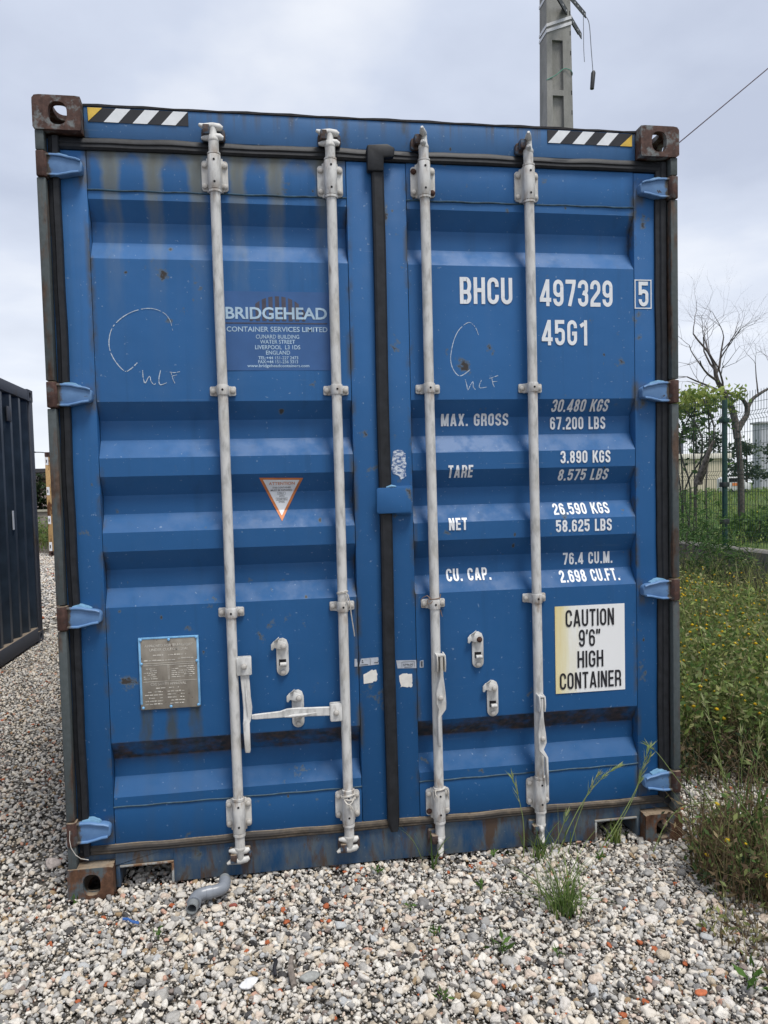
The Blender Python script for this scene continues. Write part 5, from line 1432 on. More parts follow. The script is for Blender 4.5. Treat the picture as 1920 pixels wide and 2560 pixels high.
# steel straps
M_strap = simple('bright_strap', (0.58, 0.58, 0.58), 0.4, 0.1, 20, metal=0.2)
for z in (8.03, 8.11, 8.52):
    m_ = MB()
    w_, d_ = pw(z) + 0.006, pd(z) + 0.006
    for ring_pts in ([(-w_, -d_, -0.04), (w_, -d_, 0.10), (w_, d_, 0.10), (-w_, d_, -0.04)],):
        for a, b in zip(ring_pts, ring_pts[1:] + ring_pts[:1]):
            A = Vector((pcx + a[0], py + a[1], z + a[2])); B = Vector((pcx + b[0], py + b[1], z + b[2]))
            m_.sweep([[(p.x, p.y, p.z), (p.x, p.y + 0.001, p.z + 0.045), (p.x, p.y - 0.004, p.z + 0.045), (p.x, p.y - 0.005, p.z)] if abs(b[1] - a[1]) < 0.01 else [(p.x - 0.003, p.y, p.z), (p.x + 0.003, p.y, p.z), (p.x + 0.003, p.y, p.z + 0.045), (p.x - 0.003, p.y, p.z + 0.045)] for p in (A, B)])
    part('strap', m_, M_strap, pole, merge=0)
# two angle-iron cross arms reaching forward on the right
def crossarm(A, B):
    A, B = Vector(A), Vector(B); d = (B - A); L_ = d.length; d.normalize()
    up = Vector((0, 0, 1)); sd = d.cross(up).normalized(); upn = sd.cross(d).normalized()
    m_ = MB()
    def bar(a0, a1, s0, s1, u0, u1):
        P_ = [A + d * (L_ * t) for t in (a0, a1)]
        m_.sweep([[p + sd * s0 + upn * u0, p + sd * s1 + upn * u0, p + sd * s1 + upn * u1, p + sd * s0 + upn * u1] for p in P_])
    bar(0, 1, -0.005, 0.005, 0.0, 0.09); bar(0, 1, -0.055, -0.005, 0.08, 0.09)
    ca = part('cross_arm', m_, M_darkmetal, pole, merge=0)
    m_ = MB()
    for t in (0.30, 0.42, 0.54, 0.62, 0.70, 0.78, 0.90, 0.965):
        p = A + d * (L_ * t)
        m_.tube([p - sd * 0.009 + upn * 0.04, p + sd * 0.009 + upn * 0.04], 0.013, 10)
        m_.tube([p + upn * 0.09 - sd * 0.03, p + upn * 0.102 - sd * 0.03], 0.012, 8)
    part('arm_bolt', m_, M_strap, ca if False else pole, merge=0)
crossarm((4.55, 6.90, 8.26), (5.83, 8.40, 8.26)); crossarm((5.10, 7.95, 8.90), (6.14, 8.92, 8.90))
part('green_wire', MB().tube(smoothpath([(pcx - pw(7.4) - 0.006, py - pd(7.4), 7.33), (pcx - 0.06, py - pd(7.4) - 0.012, 7.40), (pcx + 0.08, py - pd(7.4) - 0.012, 7.50), (pcx + pw(7.4) + 0.006, py - pd(7.4), 7.44), (pcx + pw(7.4) + 0.006, py + pd(7.4), 7.4)]), 0.006, 6), simple('green_cord', (0.10, 0.30, 0.22), 0.6), pole)
lw = simple('thin_grey_wire', (0.16, 0.17, 0.19), 0.6)
mb = MB(); mb.tube(smoothpath([(6.13, 8.9, 8.92), (6.19, 8.9, 8.80), (6.22, 8.9, 8.40), (6.245, 8.9, 8.06)]), 0.006, 6)
dw = mb.build('hanging_wire', lw, None); tag(dw, 'thin wire hanging from the cross arm with a black clamp on its end', 'wire')
m_ = MB(); m_.tube([(6.255, 8.9, 8.08), (6.25, 8.9, 8.05), (6.225, 8.9, 7.80)], [0.022, 0.036, 0.032], 10); o = m_.build('wire_clamp', M_black, dw)
mb = MB(); mb.tube(smoothpath([(6.07, 8.85, 8.90), (6.075, 8.86, 8.65), (6.075, 8.86, 8.4), (6.085, 8.86, 8.19)]), 0.005, 6)
tag(mb.build('hanging_wire', lw, None), 'short loose wire end hanging left of the clamped wire', 'wire')
pts = [(-1.2 + 26.2 * i / 24, 13.0, 20.9 * i / 24 - 0.10 * math.sin(math.pi * i / 24)) for i in range(25)]
mb = MB(); mb.tube(pts, 0.013, 6)
tag(mb.build('overhead_cable', simple('purple_cable', (0.055, 0.030, 0.055), 0.6), None), 'dark cable sloping up to the right from behind the container', 'cable')

# ================================================================== kerb wall and mesh fence on the right
mb = MB()
secs = []
for i in range(24):
    y = -1.5 + i * 0.85
    w = 0.008 * math.sin(i * 2.1)
    secs.append([(6.44 + w, y, -0.05), (6.44 + w, y, 0.655), (6.46 + w, y, 0.668), (6.70, y, 0.668), (6.72, y, 0.655), (6.72, y, -0.05)])
mb.sweep(secs)
tag(mb.build('kerb_wall', M_kerb, None, smooth=False), 'low grey concrete wall under the green mesh fence', 'wall')
FX = 6.60
fen = thing('mesh_fence', 'dark green welded mesh fence on the low wall, right of the container', 'fence', (FX, 6.0, 0.668))
post_spots = (1.0, 3.5, 6.0, 8.5, 11.0, 13.5)
for y in post_spots:
    part('fence_post', MB().tube([(FX, y, 0.665), (FX, y, 2.50), (FX, y, 2.515)], [0.034, 0.034, 0.030], 16), M_fence, fen)
    for z in (0.95, 1.42, 2.23):
        part('post_clip', MB().box(FX - 0.048, FX + 0.040, y - 0.046, y + 0.046, z, z + 0.06), M_darkmetal if z < 2 else M_fence, fen, bevel=0.004)
folds = (0.78, 1.52, 2.22)
def foldx(z):
    x = 0.0
    for c in folds:
        t = (z - c) / 0.10
        if 0 <= t <= 1: x = max(x, 0.035 * (1 - abs(2 * t - 1)))
    return x
for ya, yb in zip(post_spots[:-1], post_spots[1:]):
    m_ = MB()
    zs = [0.70] + [c + d for c in folds for d in (0.0, 0.05, 0.10)] + [2.56]
    n = int((yb - ya - 0.06) / 0.05)
    for i in range(n + 1):
        y = ya + 0.04 + (yb - ya - 0.08) * i / n
        m_.tube([(FX - 0.03 - foldx(z), y, z) for z in zs], 0.0027, 4, caps=False)
    for z in [0.76] + [c + d for c in folds for d in (0.0, 0.05, 0.10)] + [1.02, 1.20, 1.36, 1.75, 1.93, 2.08, 2.42]:
        x = FX - 0.033 - foldx(z)
        m_.tube([(x, ya + 0.02, z), (x, yb - 0.02, z)], 0.0030, 4, caps=False)
    part('mesh_panel', m_, M_fence, fen, merge=0, smooth=False)

# ================================================================== vegetation builders
def blades(n, xs, ys, zs, hmin, hmax, wid, lean, cols, seg=3, droop=0.5):
    """bent tapering strips; returns V, F(quads), colours"""
    h = rng.uniform(hmin, hmax, n); az = rng.uniform(0, 2 * np.pi, n); ln = rng.uniform(0.1, 1.0, n) * lean * h
    wa = rng.uniform(0, 2 * np.pi, n); w = wid * rng.uniform(0.6, 1.4, n)
    t = np.linspace(0, 1, seg + 1)
    V = np.zeros((n, seg + 1, 2, 3)); 
    for k, tt in enumerate(t):
        cx = xs + np.cos(az) * ln * tt ** 1.8; cy = ys + np.sin(az) * ln * tt ** 1.8
        cz = zs + h * (tt - droop * 0.35 * tt ** 3 * (ln / (h + 1e-6)))
        ww = w * (1 - tt ** 1.5) + 0.0003
        V[:, k, 0] = np.stack([cx - np.cos(wa) * ww, cy - np.sin(wa) * ww, cz], 1)
        V[:, k, 1] = np.stack([cx + np.cos(wa) * ww, cy + np.sin(wa) * ww, cz], 1)
    c = np.asarray(cols)[rng.integers(0, len(cols), n)] * rng.uniform(0.7, 1.3, (n, 1))
    C = np.repeat(c, (seg + 1) * 2, axis=0)
    base = (np.arange(n) * (seg + 1) * 2)[:, None]
    q = np.concatenate([base + np.array([[2 * k, 2 * k + 1, 2 * k + 3, 2 * k + 2]]) for k in range(seg)], 1).reshape(-1, 4)
    tips = np.stack([xs + np.cos(az) * ln, ys + np.sin(az) * ln, zs + h * (1 - droop * 0.35 * ln / (h + 1e-6))], 1)
    return V.reshape(-1, 3), q, C, tips
def leaves(centres, size, cols, up=0.4, aspect=0.5):
    """flat pointed leaves (quads) at the given centres"""
    n = len(centres)
    d = rng.normal(size=(n, 3)); d[:, 2] = d[:, 2] * 0.6 + up; d /= np.linalg.norm(d, axis=1)[:, None]
    a = rng.normal(size=(n, 3)); s_ = np.cross(d, a); s_ /= np.linalg.norm(s_, axis=1)[:, None]
    L = size * rng.uniform(0.6, 1.4, n)[:, None]; Wd = L * aspect
    p = np.asarray(centres)
    V = np.stack([p, p + d * L * 0.45 + s_ * Wd * 0.5, p + d * L, p + d * L * 0.45 - s_ * Wd * 0.5], 1).reshape(-1, 3)
    F = np.arange(n * 4).reshape(-1, 4)
    c = np.asarray(cols)[rng.integers(0, len(cols), n)] * rng.uniform(0.65, 1.35, (n, 1))
    return V, F, np.repeat(c, 4, axis=0)
def merge(*parts):
    V, F, C, b = [], [], [], 0
    for v, f_, c in parts:
        V.append(v); F.append(f_ + b); C.append(c); b += len(v)
    return np.concatenate(V), np.concatenate(F), np.concatenate(C)
GREEN = [(0.125, 0.205, 0.052), (0.18, 0.26, 0.07), (0.090, 0.160, 0.045), (0.21, 0.26, 0.10)]
OLIVE = [(0.29, 0.305, 0.115), (0.23, 0.26, 0.09), (0.35, 0.34, 0.17), (0.16, 0.195, 0.07)]
DRY = [(0.22, 0.17, 0.09), (0.15, 0.105, 0.06), (0.30, 0.25, 0.15), (0.09, 0.06, 0.04)]
LIGHT = [(0.26, 0.32, 0.08), (0.34, 0.37, 0.12), (0.20, 0.26, 0.07)]
DARK = [(0.022, 0.042, 0.016), (0.035, 0.060, 0.020), (0.018, 0.030, 0.014)]
YEL = [(0.72, 0.50, 0.02), (0.66, 0.43, 0.015), (0.78, 0.58, 0.05)]

def weed_mass(name, label, n, sampler, hmin, hmax, leafn, cols, leafsize, flowers=0.0, dry=0.25, blade_w=0.003, lean=0.45):
    xs, ys, zs = sampler(n)
    V1, F1, C1, tips = blades(n, xs, ys, zs, hmin, hmax, blade_w, lean, cols + (DRY if rng.random() < dry else []), 4)
    nd = int(n * dry)
    x2, y2, z2 = sampler(max(4, nd))
    V2, F2, C2, _ = blades(len(x2), x2, y2, z2, hmin * 0.7, hmax, blade_w * 0.8, lean * 1.3, DRY, 3)
    # leaves up the stems
    k = rng.integers(0, n, n * leafn); t = rng.uniform(0.05, 0.98, n * leafn) ** 0.75
    base = np.stack([xs[k], ys[k], zs[k]], 1)
    ctr = base + (tips[k] - base) * t[:, None] + rng.normal(scale=0.012, size=(len(k), 3))
    V3, F3, C3 = leaves(ctr, leafsize, cols, 0.5, 0.42)
    V, F, C = merge((V1, F1, C1), (V2, F2, C2), (V3, F3, C3))
    o = np_mesh(name, V, F, M_leaf, None, C); tag(o, label, 'weeds', kind='stuff')
    if flowers:
        sel = tips[rng.random(n) < flowers] + np.array([0, 0, 0.004])
        flower_heads(sel)
    return tips
FLV = []
def flower_heads(pts, r=0.0115):
    n = len(pts); a = np.linspace(0, 2 * np.pi, 7)[:-1]
    rr_ = r * rng.uniform(0.6, 1.25, n)
    tilt = rng.normal(scale=0.25, size=(n, 2))
    V = np.zeros((n, 8, 3))
    for i, t in enumerate(a):
        dx_, dy_ = np.cos(t) * rr_, np.sin(t) * rr_
        V[:, i] = pts + np.stack([dx_, dy_, dx_ * tilt[:, 0] + dy_ * tilt[:, 1]], 1)
    V[:, 6] = pts + np.stack([0 * rr_, 0 * rr_, rr_ * 0.7], 1); V[:, 7] = pts - np.stack([0 * rr_, 0 * rr_, rr_ * 0.6], 1)
    b = (np.arange(n) * 8)[:, None]
    tri = np.concatenate([b + np.array([[i, (i + 1) % 6, 6]]) for i in range(6)] + [b + np.array([[(i + 1) % 6, i, 7]]) for i in range(6)], 1).reshape(-1, 3)
    c = np.asarray(YEL)[rng.integers(0, 3, n)] * rng.uniform(0.75, 1.1, (n, 1))
    FLV.append((V.reshape(-1, 3), tri, np.repeat(c, 8, axis=0)))

def region(x0, x1, y0, y1, z=0.0, cond=None):
    def f_(n):
        X, Y = [], []
        while len(X) < n:
            x = rng.uniform(x0, x1, n); y = rng.uniform(y0, y1, n)
            m_ = np.ones(n, bool) if cond is None else cond(x, y)
            X += list(x[m_]); Y += list(y[m_])
        return np.array(X[:n]), np.array(Y[:n]), np.full(n, z)
    return f_
# flowering weeds between the container and the wall
mid = lambda x, y: (x > 2.60 + 0.06 * np.sin(y * 3)) & (y > 0.52 + 0.16 * np.sin(x * 5.0))
weed_mass('weeds', 'dense olive weeds with yellow flowers beside the container', 3800, region(2.5, 5.25, 0.5, 4.6, 0.0, mid), 0.25, 0.66, 19, OLIVE + GREEN + LIGHT[2:], 0.040, 0.34, 0.3)
weed_mass('weeds', 'tall weeds with yellow flowers in front of the low wall', 2300, region(3.2, 6.42, 3.6, 9.5, 0.0, lambda x, y: (x < 5.0) | (y > 6.4)), 0.32, 0.60, 14, OLIVE + GREEN + LIGHT[2:], 0.042, 0.5, 0.25)
weed_mass('undergrowth', 'dark brown tangle of stems at the foot of the weeds', 2600, region(2.55, 4.6, 0.30, 2.0, 0.0, lambda x, y: y > 0.36 + 0.14 * np.sin(x * 5.0)), 0.08, 0.32, 7, DRY[1:2] + DRY[3:] + DARK + OLIVE[3:], 0.028, 0.0, 0.9, 0.0026, 1.0)
weed_mass('weeds', 'low flowering weeds at the foot of the low wall', 900, region(4.9, 6.42, 2.6, 6.5), 0.12, 0.30, 9, OLIVE + GREEN, 0.034, 0.5, 0.25)
weed_mass('grass', 'tall pale grass among the weeds beside the container', 420, region(2.6, 5.0, 0.75, 4.5), 0.55, 0.92, 3, LIGHT + OLIVE[2:3], 0.035, 0.0, 0.35, 0.0032, 0.6)
# near clump in the right foreground
clump = lambda x, y: ((x - 2.76) / 0.46) ** 2 + ((y + 0.36) / 0.36) ** 2 < 1
weed_mass('weeds', 'brown and green weed clump with buttercups in the right foreground', 620, region(2.2, 3.3, -0.8, 0.2, 0.0, clump), 0.12, 0.36, 4, OLIVE[1:2] + OLIVE[3:] + GREEN[2:3] + DRY[:2] + DRY[1:2], 0.028, 0.0, 0.7, 0.0028, 0.5)
weed_mass('undergrowth', 'dark dry tangle at the foot of the foreground weed clump', 900, region(2.2, 3.3, -0.85, 0.2, 0.0, clump), 0.06, 0.22, 3, DRY[1:2] + DRY[3:] + OLIVE[3:] + DARK, 0.026, 0.0, 1.0, 0.0026, 1.1)
weed_mass('grass', 'broad green grass blades in the foreground weed clump', 150, region(2.35, 3.3, -0.75, 0.1, 0.0, clump), 0.20, 0.40, 0, GREEN, 0.03, 0.0, 0.0, 0.0052, 0.8)
flower_heads(np.array([(2.36, -0.42, 0.20), (2.42, -0.44, 0.19), (2.44, -0.52, 0.11), (2.32, -0.36, 0.12), (2.46, -0.50, 0.10), (2.47, -0.60, 0.06), (2.40, -0.30, 0.28), (2.55, -0.42, 0.24)]), 0.010)
weed_mass('weeds', 'dry low weeds spreading over the gravel at the right edge', 260, region(2.15, 3.4, -1.0, -0.55), 0.05, 0.16, 4, OLIVE + DRY, 0.024, 0.0, 0.8, 0.0018, 0.9)
# meadow behind the fence
weed_mass('meadow_grass', 'green meadow grass behind the mesh fence', 7000, region(6.75, 17, 4.0, 26, 0.60), 0.10, 0.36, 2, GREEN + LIGHT[:1], 0.05, 0.015, 0.12, 0.006, 0.5)
weed_mass('meadow_grass', 'distant green meadow towards the cream wall', 5000, region(14, 46, 24, 62, 0.60), 0.25, 0.5, 1, GREEN + LIGHT[:1], 0.16, 0.0, 0.1, 0.022, 0.5)
V, F, C = merge(*FLV)
tag(np_mesh('flower_heads', V, F, M_leaf, None, C), 'small yellow flower heads on the weeds', 'flowers', kind='stuff')

# feathery fennel bush by the wall
def bush(name, label, ctr, rad3, n, size, cols, aspect=0.4, stems=40, cat='bush', shell=0.5):
    t = thing(name, label, cat, (ctr[0], ctr[1], ctr[2]))
    u = rng.normal(size=(n, 3)); u /= np.linalg.norm(u, axis=1)[:, None]
    rr_ = rng.uniform(shell, 1.0, n) ** 0.6
    lump = 1 + 0.22 * np.sin(u[:, 0] * 5 + 1) * np.sin(u[:, 1] * 4 + 2) + 0.18 * np.sin(u[:, 2] * 7 + u[:, 0] * 3)
    p = u * (rr_ * lump)[:, None] * np.array(rad3) + np.array([0, 0, rad3[2]])
    p = p[p[:, 2] > 0.0]
    V, F, C = leaves(p, size, cols, 0.3, aspect)
    np_mesh('foliage', V, F, M_leaf, t, C)
    m_ = MB()
    for i in range(stems):
        q = p[rng.integers(0, len(p))]
        m_.tube([(q[0] * 0.12, q[1] * 0.12, 0.0), (q[0] * 0.5, q[1] * 0.5, q[2] * 0.55), tuple(q)], [0.010 * rad3[2] + 0.002, 0.006 * rad3[2] + 0.001, 0.002], 5, caps=False)
    m_.build('stems', M_bark, t, merge=0)
    return t
bush('fennel_bush', 'soft green feathery bush beside the container below the fence', (5.55, 5.3, 0.0), (0.75, 0.7, 0.62), 5200, 0.10, [(0.050, 0.115, 0.030), (0.075, 0.15, 0.04), (0.035, 0.080, 0.022)], 0.10, 60)
weed_mass('grass', 'pale seeding grass in front of the low wall', 420, region(5.0, 6.4, 3.0, 6.2), 0.55, 0.95, 2, LIGHT + OLIVE, 0.03, 0.0, 0.5, 0.0035, 0.75)

# vine shrub on the fence: bright young leaves over darker ones
shr = thing('vine_shrub', 'leafy shrub with yellow-green top climbing over the mesh fence', 'shrub', (6.85, 7.2, 0.6))
n = 1100
p = np.stack([rng.uniform(-0.30, 0.55, n), rng.uniform(-0.55, 0.95, n), rng.normal(scale=0.085, size=n)], 1)
p[:, 2] += 2.04 + 0.06 * np.sin(p[:, 1] * 6) - 0.04 * p[:, 1]
V, F, C = leaves(p, 0.095, LIGHT + GREEN[1:2], 0.5, 0.42); np_mesh('young_leaves', V, F, M_leaf, shr, C)
n = 380
p = np.stack([rng.uniform(-0.15, 0.5, n), rng.uniform(-0.35, 1.0, n), 1.95 - np.abs(rng.normal(scale=0.36, size=n))], 1)
keep = rng.random(n) < 0.35 + 0.65 * (np.sin(p[:, 1] * 5 + p[:, 2] * 4) > -0.1)
V, F, C = leaves(p[keep], 0.10, DARK[1:2] + GREEN[2:3] + GREEN[:1], 0.2, 0.55); np_mesh('leaves', V, F, M_leaf, shr, C)
m_ = MB()
for i in range(9):
    a = rng.uniform(-0.3, 0.8); 
    m_.tube(smoothpath([(0.1, a, 0.0), (0.1 + rng.normal(scale=0.06), a + rng.normal(scale=0.08), 0.8), (0.1 + rng.normal(scale=0.1), a + rng.normal(scale=0.15), 1.5), (0.1, a + rng.normal(scale=0.3), 2.05)], 4), 0.012, 6, caps=False)
m_.build('stems', M_bark, shr, merge=0)
bush('shrub', 'dark green shrub behind the fence right of the post', (8.9, 7.4, 0.6), (0.55, 0.5, 0.36), 1500, 0.10, GREEN[2:3] + DARK[1:2] + GREEN[:1], 0.45, 24)
bush('shrub', 'low leafy shrub behind the fence hiding the foot of the bare tree', (8.0, 7.3, 0.6), (0.45, 0.4, 0.22), 1100, 0.09, GREEN[2:3] + GREEN[:1], 0.45, 20)
# cut limb hanging in the mesh
mb = MB(); mb.tube(smoothpath([(6.60, 6.22, 2.02), (6.56, 6.25, 1.92), (6.54, 6.28, 1.82), (6.53, 6.36, 1.66), (6.52, 6.44, 1.52), (6.52, 6.46, 1.47)], 4), [0.022] * 5 + [0.028] * 4 + [0.040] * 4 + [0.052] * 4 + [0.060] * 4, 12)
tag(mb.build('cut_limb', M_log, None), 'sawn grey tree limb hanging in the mesh beside the fence post', 'branch')

# ------------------------------------------------------------------ bare tree
def branching(start, direction, length, r, depth, m_big, m_small, rr_, up=0.25):
    pts = [start.copy()]; rs = [r]; d = direction.normalized(); p = start.copy()
    n = 5
    for i in range(n):
        d = (d + Vector((rr_.gauss(0, 0.16), rr_.gauss(0, 0.16), rr_.gauss(0, 0.12) + up * 0.12))).normalized()
        p = p + d * (length / n); pts.append(p.copy()); rs.append(r * (1 - 0.55 * (i + 1) / n))
    (m_big if r > 0.011 else m_small).tube(pts, rs, 7 if r > 0.011 else 4, caps=False)
    if depth == 0: return
    k = rr_.choice((2, 3, 3)) if depth > 1 else rr_.choice((2, 3, 4))
    for i in range(k):
        j = rr_.randint(2, n) if i else n
        dd = (pts[j] - pts[j - 1]).normalized()
        ax = Vector((rr_.gauss(0, 1), rr_.gauss(0, 1), rr_.gauss(0, 1))); ax = (ax - dd * ax.dot(dd)).normalized()
        branching(pts[j], dd * math.cos(0.62) + ax * math.sin(0.62), length * rr_.uniform(0.66, 0.92), rs[j] * rr_.uniform(0.62, 0.85), depth - 1, m_big, m_small, rr_, up)
tree = thing('bare_tree', 'leafless dead tree with forked grey branches behind the fence post', 'tree', (8.2, 8.0, 0.6))
R0 = random.Random(12)
big, small_ = MB(), MB()
o0 = Vector((0, 0, 0))
big.tube(smoothpath([(0, 0, -0.02), (0.0, 0, 0.6), (-0.02, 0, 1.2), (-0.07, 0, 1.68)], 5), [0.052 - 0.0006 * i for i in range(16)], 12, caps=False)
limb = lambda pts, r0, r1: big.tube(smoothpath(pts, 5), [r0 + (r1 - r0) * i / (5 * (len(pts) - 1)) for i in range(5 * (len(pts) - 1) + 1)], 9, caps=False)
limb([(-0.07, 0, 1.66), (0.02, 0.0, 1.80), (0.10, 0.0, 1.92), (0.11, 0, 2.04)], 0.050, 0.036)
limb([(-0.06, 0, 1.55), (-0.10, 0.05, 1.95), (-0.22, 0.05, 2.20), (-0.40, 0.0, 2.45), (-0.44, 0, 2.66)], 0.060, 0.026)
limb([(0.11, 0, 2.02), (0.20, 0.0, 2.16), (0.36, -0.02, 2.27), (0.52, 0, 2.34)], 0.034, 0.016)
limb([(0.10, 0, 2.04), (0.02, -0.03, 2.14), (-0.10, -0.05, 2.20), (-0.22, -0.05, 2.24)], 0.034, 0.018)
for st, dr, ln, r_ in (((-0.44, 0, 2.66), (-0.15, 0, 1), 0.62, 0.024), ((-0.42, 0, 2.55), (0.55, 0.1, 1), 0.62, 0.021), ((-0.38, 0, 2.43), (-0.8, -0.1, 0.35), 0.62, 0.021), ((-0.22, -0.05, 2.24), (-0.9, 0.1, 0.28), 0.75, 0.021),
                       ((-0.44, 0, 2.62), (-0.5, 0.2, 0.8), 0.55, 0.017), ((0.52, 0, 2.34), (0.5, 0, 0.8), 0.4, 0.014), ((0.3, 0, 2.2), (-0.1, 0.2, 1), 0.5, 0.013), ((-0.30, 0, 2.30), (-0.2, -0.3, 1), 0.65, 0.018)):
    branching(Vector(st), Vector(dr), ln, r_, 4, big, small_, R0, 0.35)
big.build('trunk', M_bark, tree, merge=0); small_.build('branches', M_twig, tree, merge=0)

HAZY = [(0.075, 0.105, 0.065), (0.10, 0.13, 0.08), (0.055, 0.080, 0.055)]  # far-tree leaf tints, paled so the colour itself carries distance haze
# ------------------------------------------------------------------ far right: cream wall, grey shed, trees
wl_ = thing('garden_wall', 'long cream wall with pale coping across the meadow', 'wall', (38, 55, 0.6))
part('wall', MB().box(27.5, 39.2, 55.0, 55.3, 0.6, 3.42), simple('cream_render', (0.56, 0.50, 0.38), 0.9, 0.06, 3), wl_)
part('coping', MB().box(27.3, 39.5, 54.8, 55.5, 3.43, 3.85), simple('pale_coping', (0.70, 0.66, 0.58), 0.9, 0.05, 3), wl_, bevel=0.02)
sd_ = thing('grey_shed', 'dark grey box building rising behind the cream wall', 'building', (34, 58, 0.6))
part('wall', MB().box(31.0, 37.1, 58.0, 64.0, 0.6, 5.20), simple('grey_cladding', (0.13, 0.14, 0.17), 0.7, 0.1, 2), sd_)
part('roof', MB().box(30.8, 37.3, 57.8, 64.2, 5.21, 5.40), simple('grey_roof', (0.09, 0.095, 0.11), 0.7, 0.1, 2), sd_)
tw = thing('white_building', 'pale grey tall building at the far right edge', 'building', (54, 69, 0.6))
part('wall', MB().box(52.3, 60, 69, 70.2, 0.6, 7.4), simple('pale_render', (0.45, 0.46, 0.50), 0.9, 0.05, 2), tw)
part('window', MB().box(53.2, 54.1, 68.96, 68.99, 5.2, 6.4), M_slot, tw); part('window', MB().box(55.4, 56.3, 68.96, 68.99, 5.2, 6.4), M_slot, tw)
part('roof', MB().box(52.1, 60.2, 68.8, 70.4, 7.41, 7.6), simple('pale_roof', (0.35, 0.35, 0.36), 0.9), tw)
def far_tree(label, x, y, h, w, cols, n=1500, conifer=False, z0=0.6):
    t = thing('broadleaf_tree' if not conifer else 'conifer_tree', label, 'tree', (x, y, z0), 'trees beyond the meadow' if y > 12 and x > 0 else 'trees at the end of the lane')
    part('trunk', MB().tube([(x, y, z0), (x + 0.1, y, z0 + h * 0.4), (x, y, z0 + h * 0.9)], [h * 0.03, h * 0.022, h * 0.006], 8), M_bark, t)
    k = max(6, int(n / 120)); cs = []
    for i in range(k):
        f_ = rng.random(); zz = h * (0.28 + 0.68 * f_)
        wr = w * (1.0 - (0.85 if conifer else 0.55) * f_) * 0.5
        a = rng.uniform(0, 6.28); q = math.sqrt(rng.random())
        cs.append((math.cos(a) * wr * q, math.sin(a) * wr * q, zz))
    cs = np.array(cs); c = cs[rng.integers(0, k, n)] + rng.normal(scale=1.0, size=(n, 3)) * np.array([w * 0.13, w * 0.13, h * 0.055])
    V, F, C = leaves(c, max(0.14, w * 0.10), cols, 0.2, 0.55)
    np_mesh('crown', V, F, M_leaf, t, C)
    return t
far_tree('tall dark pine-like tree behind the left end of the cream wall', 39.5, 60, 6.6, 2.2, HAZY, 900, True)
far_tree('dark leafy tree behind the fence, left of the post', 42.5, 62, 5.6, 3.0, HAZY, 1000)
far_tree('rounded dark tree between the fence post and the bare trunk', 46.5, 63, 4.6, 3.6, HAZY, 1200)
far_tree('low dark tree right of the bare trunk', 51.0, 64, 4.4, 3.6, HAZY, 1200)
far_tree('pointed dark conifer at the right edge of the view', 50.0, 61, 4.6, 1.6, HAZY, 700, True)
van = thing('white_vehicle', 'white parked vehicle with an orange patch across the meadow', 'vehicle', (32.2, 44, 0.6))
part('body', MB().prism([(31.0, 1.05), (34.0, 1.05), (34.0, 1.75), (33.4, 1.95), (33.0, 2.55), (31.3, 2.55), (31.0, 2.3)], 43.2, 44.8), simple('white_vehicle_paint', (0.62, 0.62, 0.62), 0.5), van, bevel=0.06)
part('side_window', MB().prism([(31.4, 2.0), (32.9, 2.0), (32.7, 2.42), (31.4, 2.42)], 43.17, 43.19), M_slot, van)
part('orange_patch', MB().box(31.8, 32.6, 43.16, 43.19, 1.6, 1.9), M_orange, van)
for x in (31.6, 33.4): part('wheel', MB().tube([(x, 43.1, 0.92), (x, 43.4, 0.92)], 0.32, 14), M_black, van)

van.scale = (0.62, 0.62, 0.62)
# ------------------------------------------------------------------ far left, end of the lane
lwall = thing('boundary_wall', 'low grey wall with pale top at the end of the gravel lane', 'wall', (-8, 26, 0))
part('wall', MB().box(-16, 3, 26.0, 26.2, -0.05, 1.03), concrete('lane_wall', (0.30, 0.27, 0.235)), lwall)
part('coping', MB().box(-16, 3, 25.95, 26.25, 1.031, 1.10), simple('wall_coping', (0.46, 0.44, 0.36), 0.9), lwall)
weed_mass('weeds', 'green weeds growing along the end of the lane', 900, region(-9, -3.5, 20.0, 25.6), 0.35, 0.95, 6, GREEN + LIGHT[2:], 0.12, 0.0, 0.15, 0.012, 0.5)
for i, (x, y, h, w) in enumerate(((-9.6, 31, 2.7, 2.4), (-8.1, 30, 2.5, 2.2), (-6.6, 31, 2.6, 2.4), (-11.5, 33, 3.0, 2.6))):
    far_tree(('dark hedge tree at the far left behind the lane wall', 'dark hedge tree seen just left of the rusty container', 'dark hedge tree hidden mostly by the rusty container', 'dark hedge tree behind the navy container')[i], x, y, h, w, DARK + [(0.05, 0.04, 0.03)], 1400, z0=0.0)
far_tree('small green bush in front of the dark hedge at the end of the lane', -8.4, 27.2, 1.7, 1.3, GREEN, 700, z0=0.0)
bl = thing('far_building', 'pinkish low building behind the hedge at the end of the lane', 'building', (-9, 36, 0))
part('wall', MB().box(-14, -4, 36, 40, 0, 2.75), simple('pink_render', (0.30, 0.25, 0.24), 0.9, 0.1, 2), bl)
part('roof', MB().box(-14.2, -3.8, 35.8, 40.2, 2.76, 2.95), simple('dark_roof', (0.06, 0.06, 0.065), 0.8), bl)
lamp = thing('street_lamp', 'thin street lamp far away above the hedge on the left', 'lamp', (-9.6, 40, 0))
part('lamp_post', MB().tube([(-9.62, 40, 0), (-9.62, 40, 3.55)], [0.06, 0.035], 8), M_darkmetal, lamp)
part('lamp_arm', MB().tube(smoothpath([(-9.62, 40, 3.5), (-9.8, 40, 3.75), (-10.4, 40, 3.95), (-10.9, 40, 3.98)]), 0.025, 6), M_darkmetal, lamp)
part('lamp_head', MB().box(-11.2, -10.85, 39.9, 40.1, 3.95, 4.02), M_darkmetal, lamp, bevel=0.02)

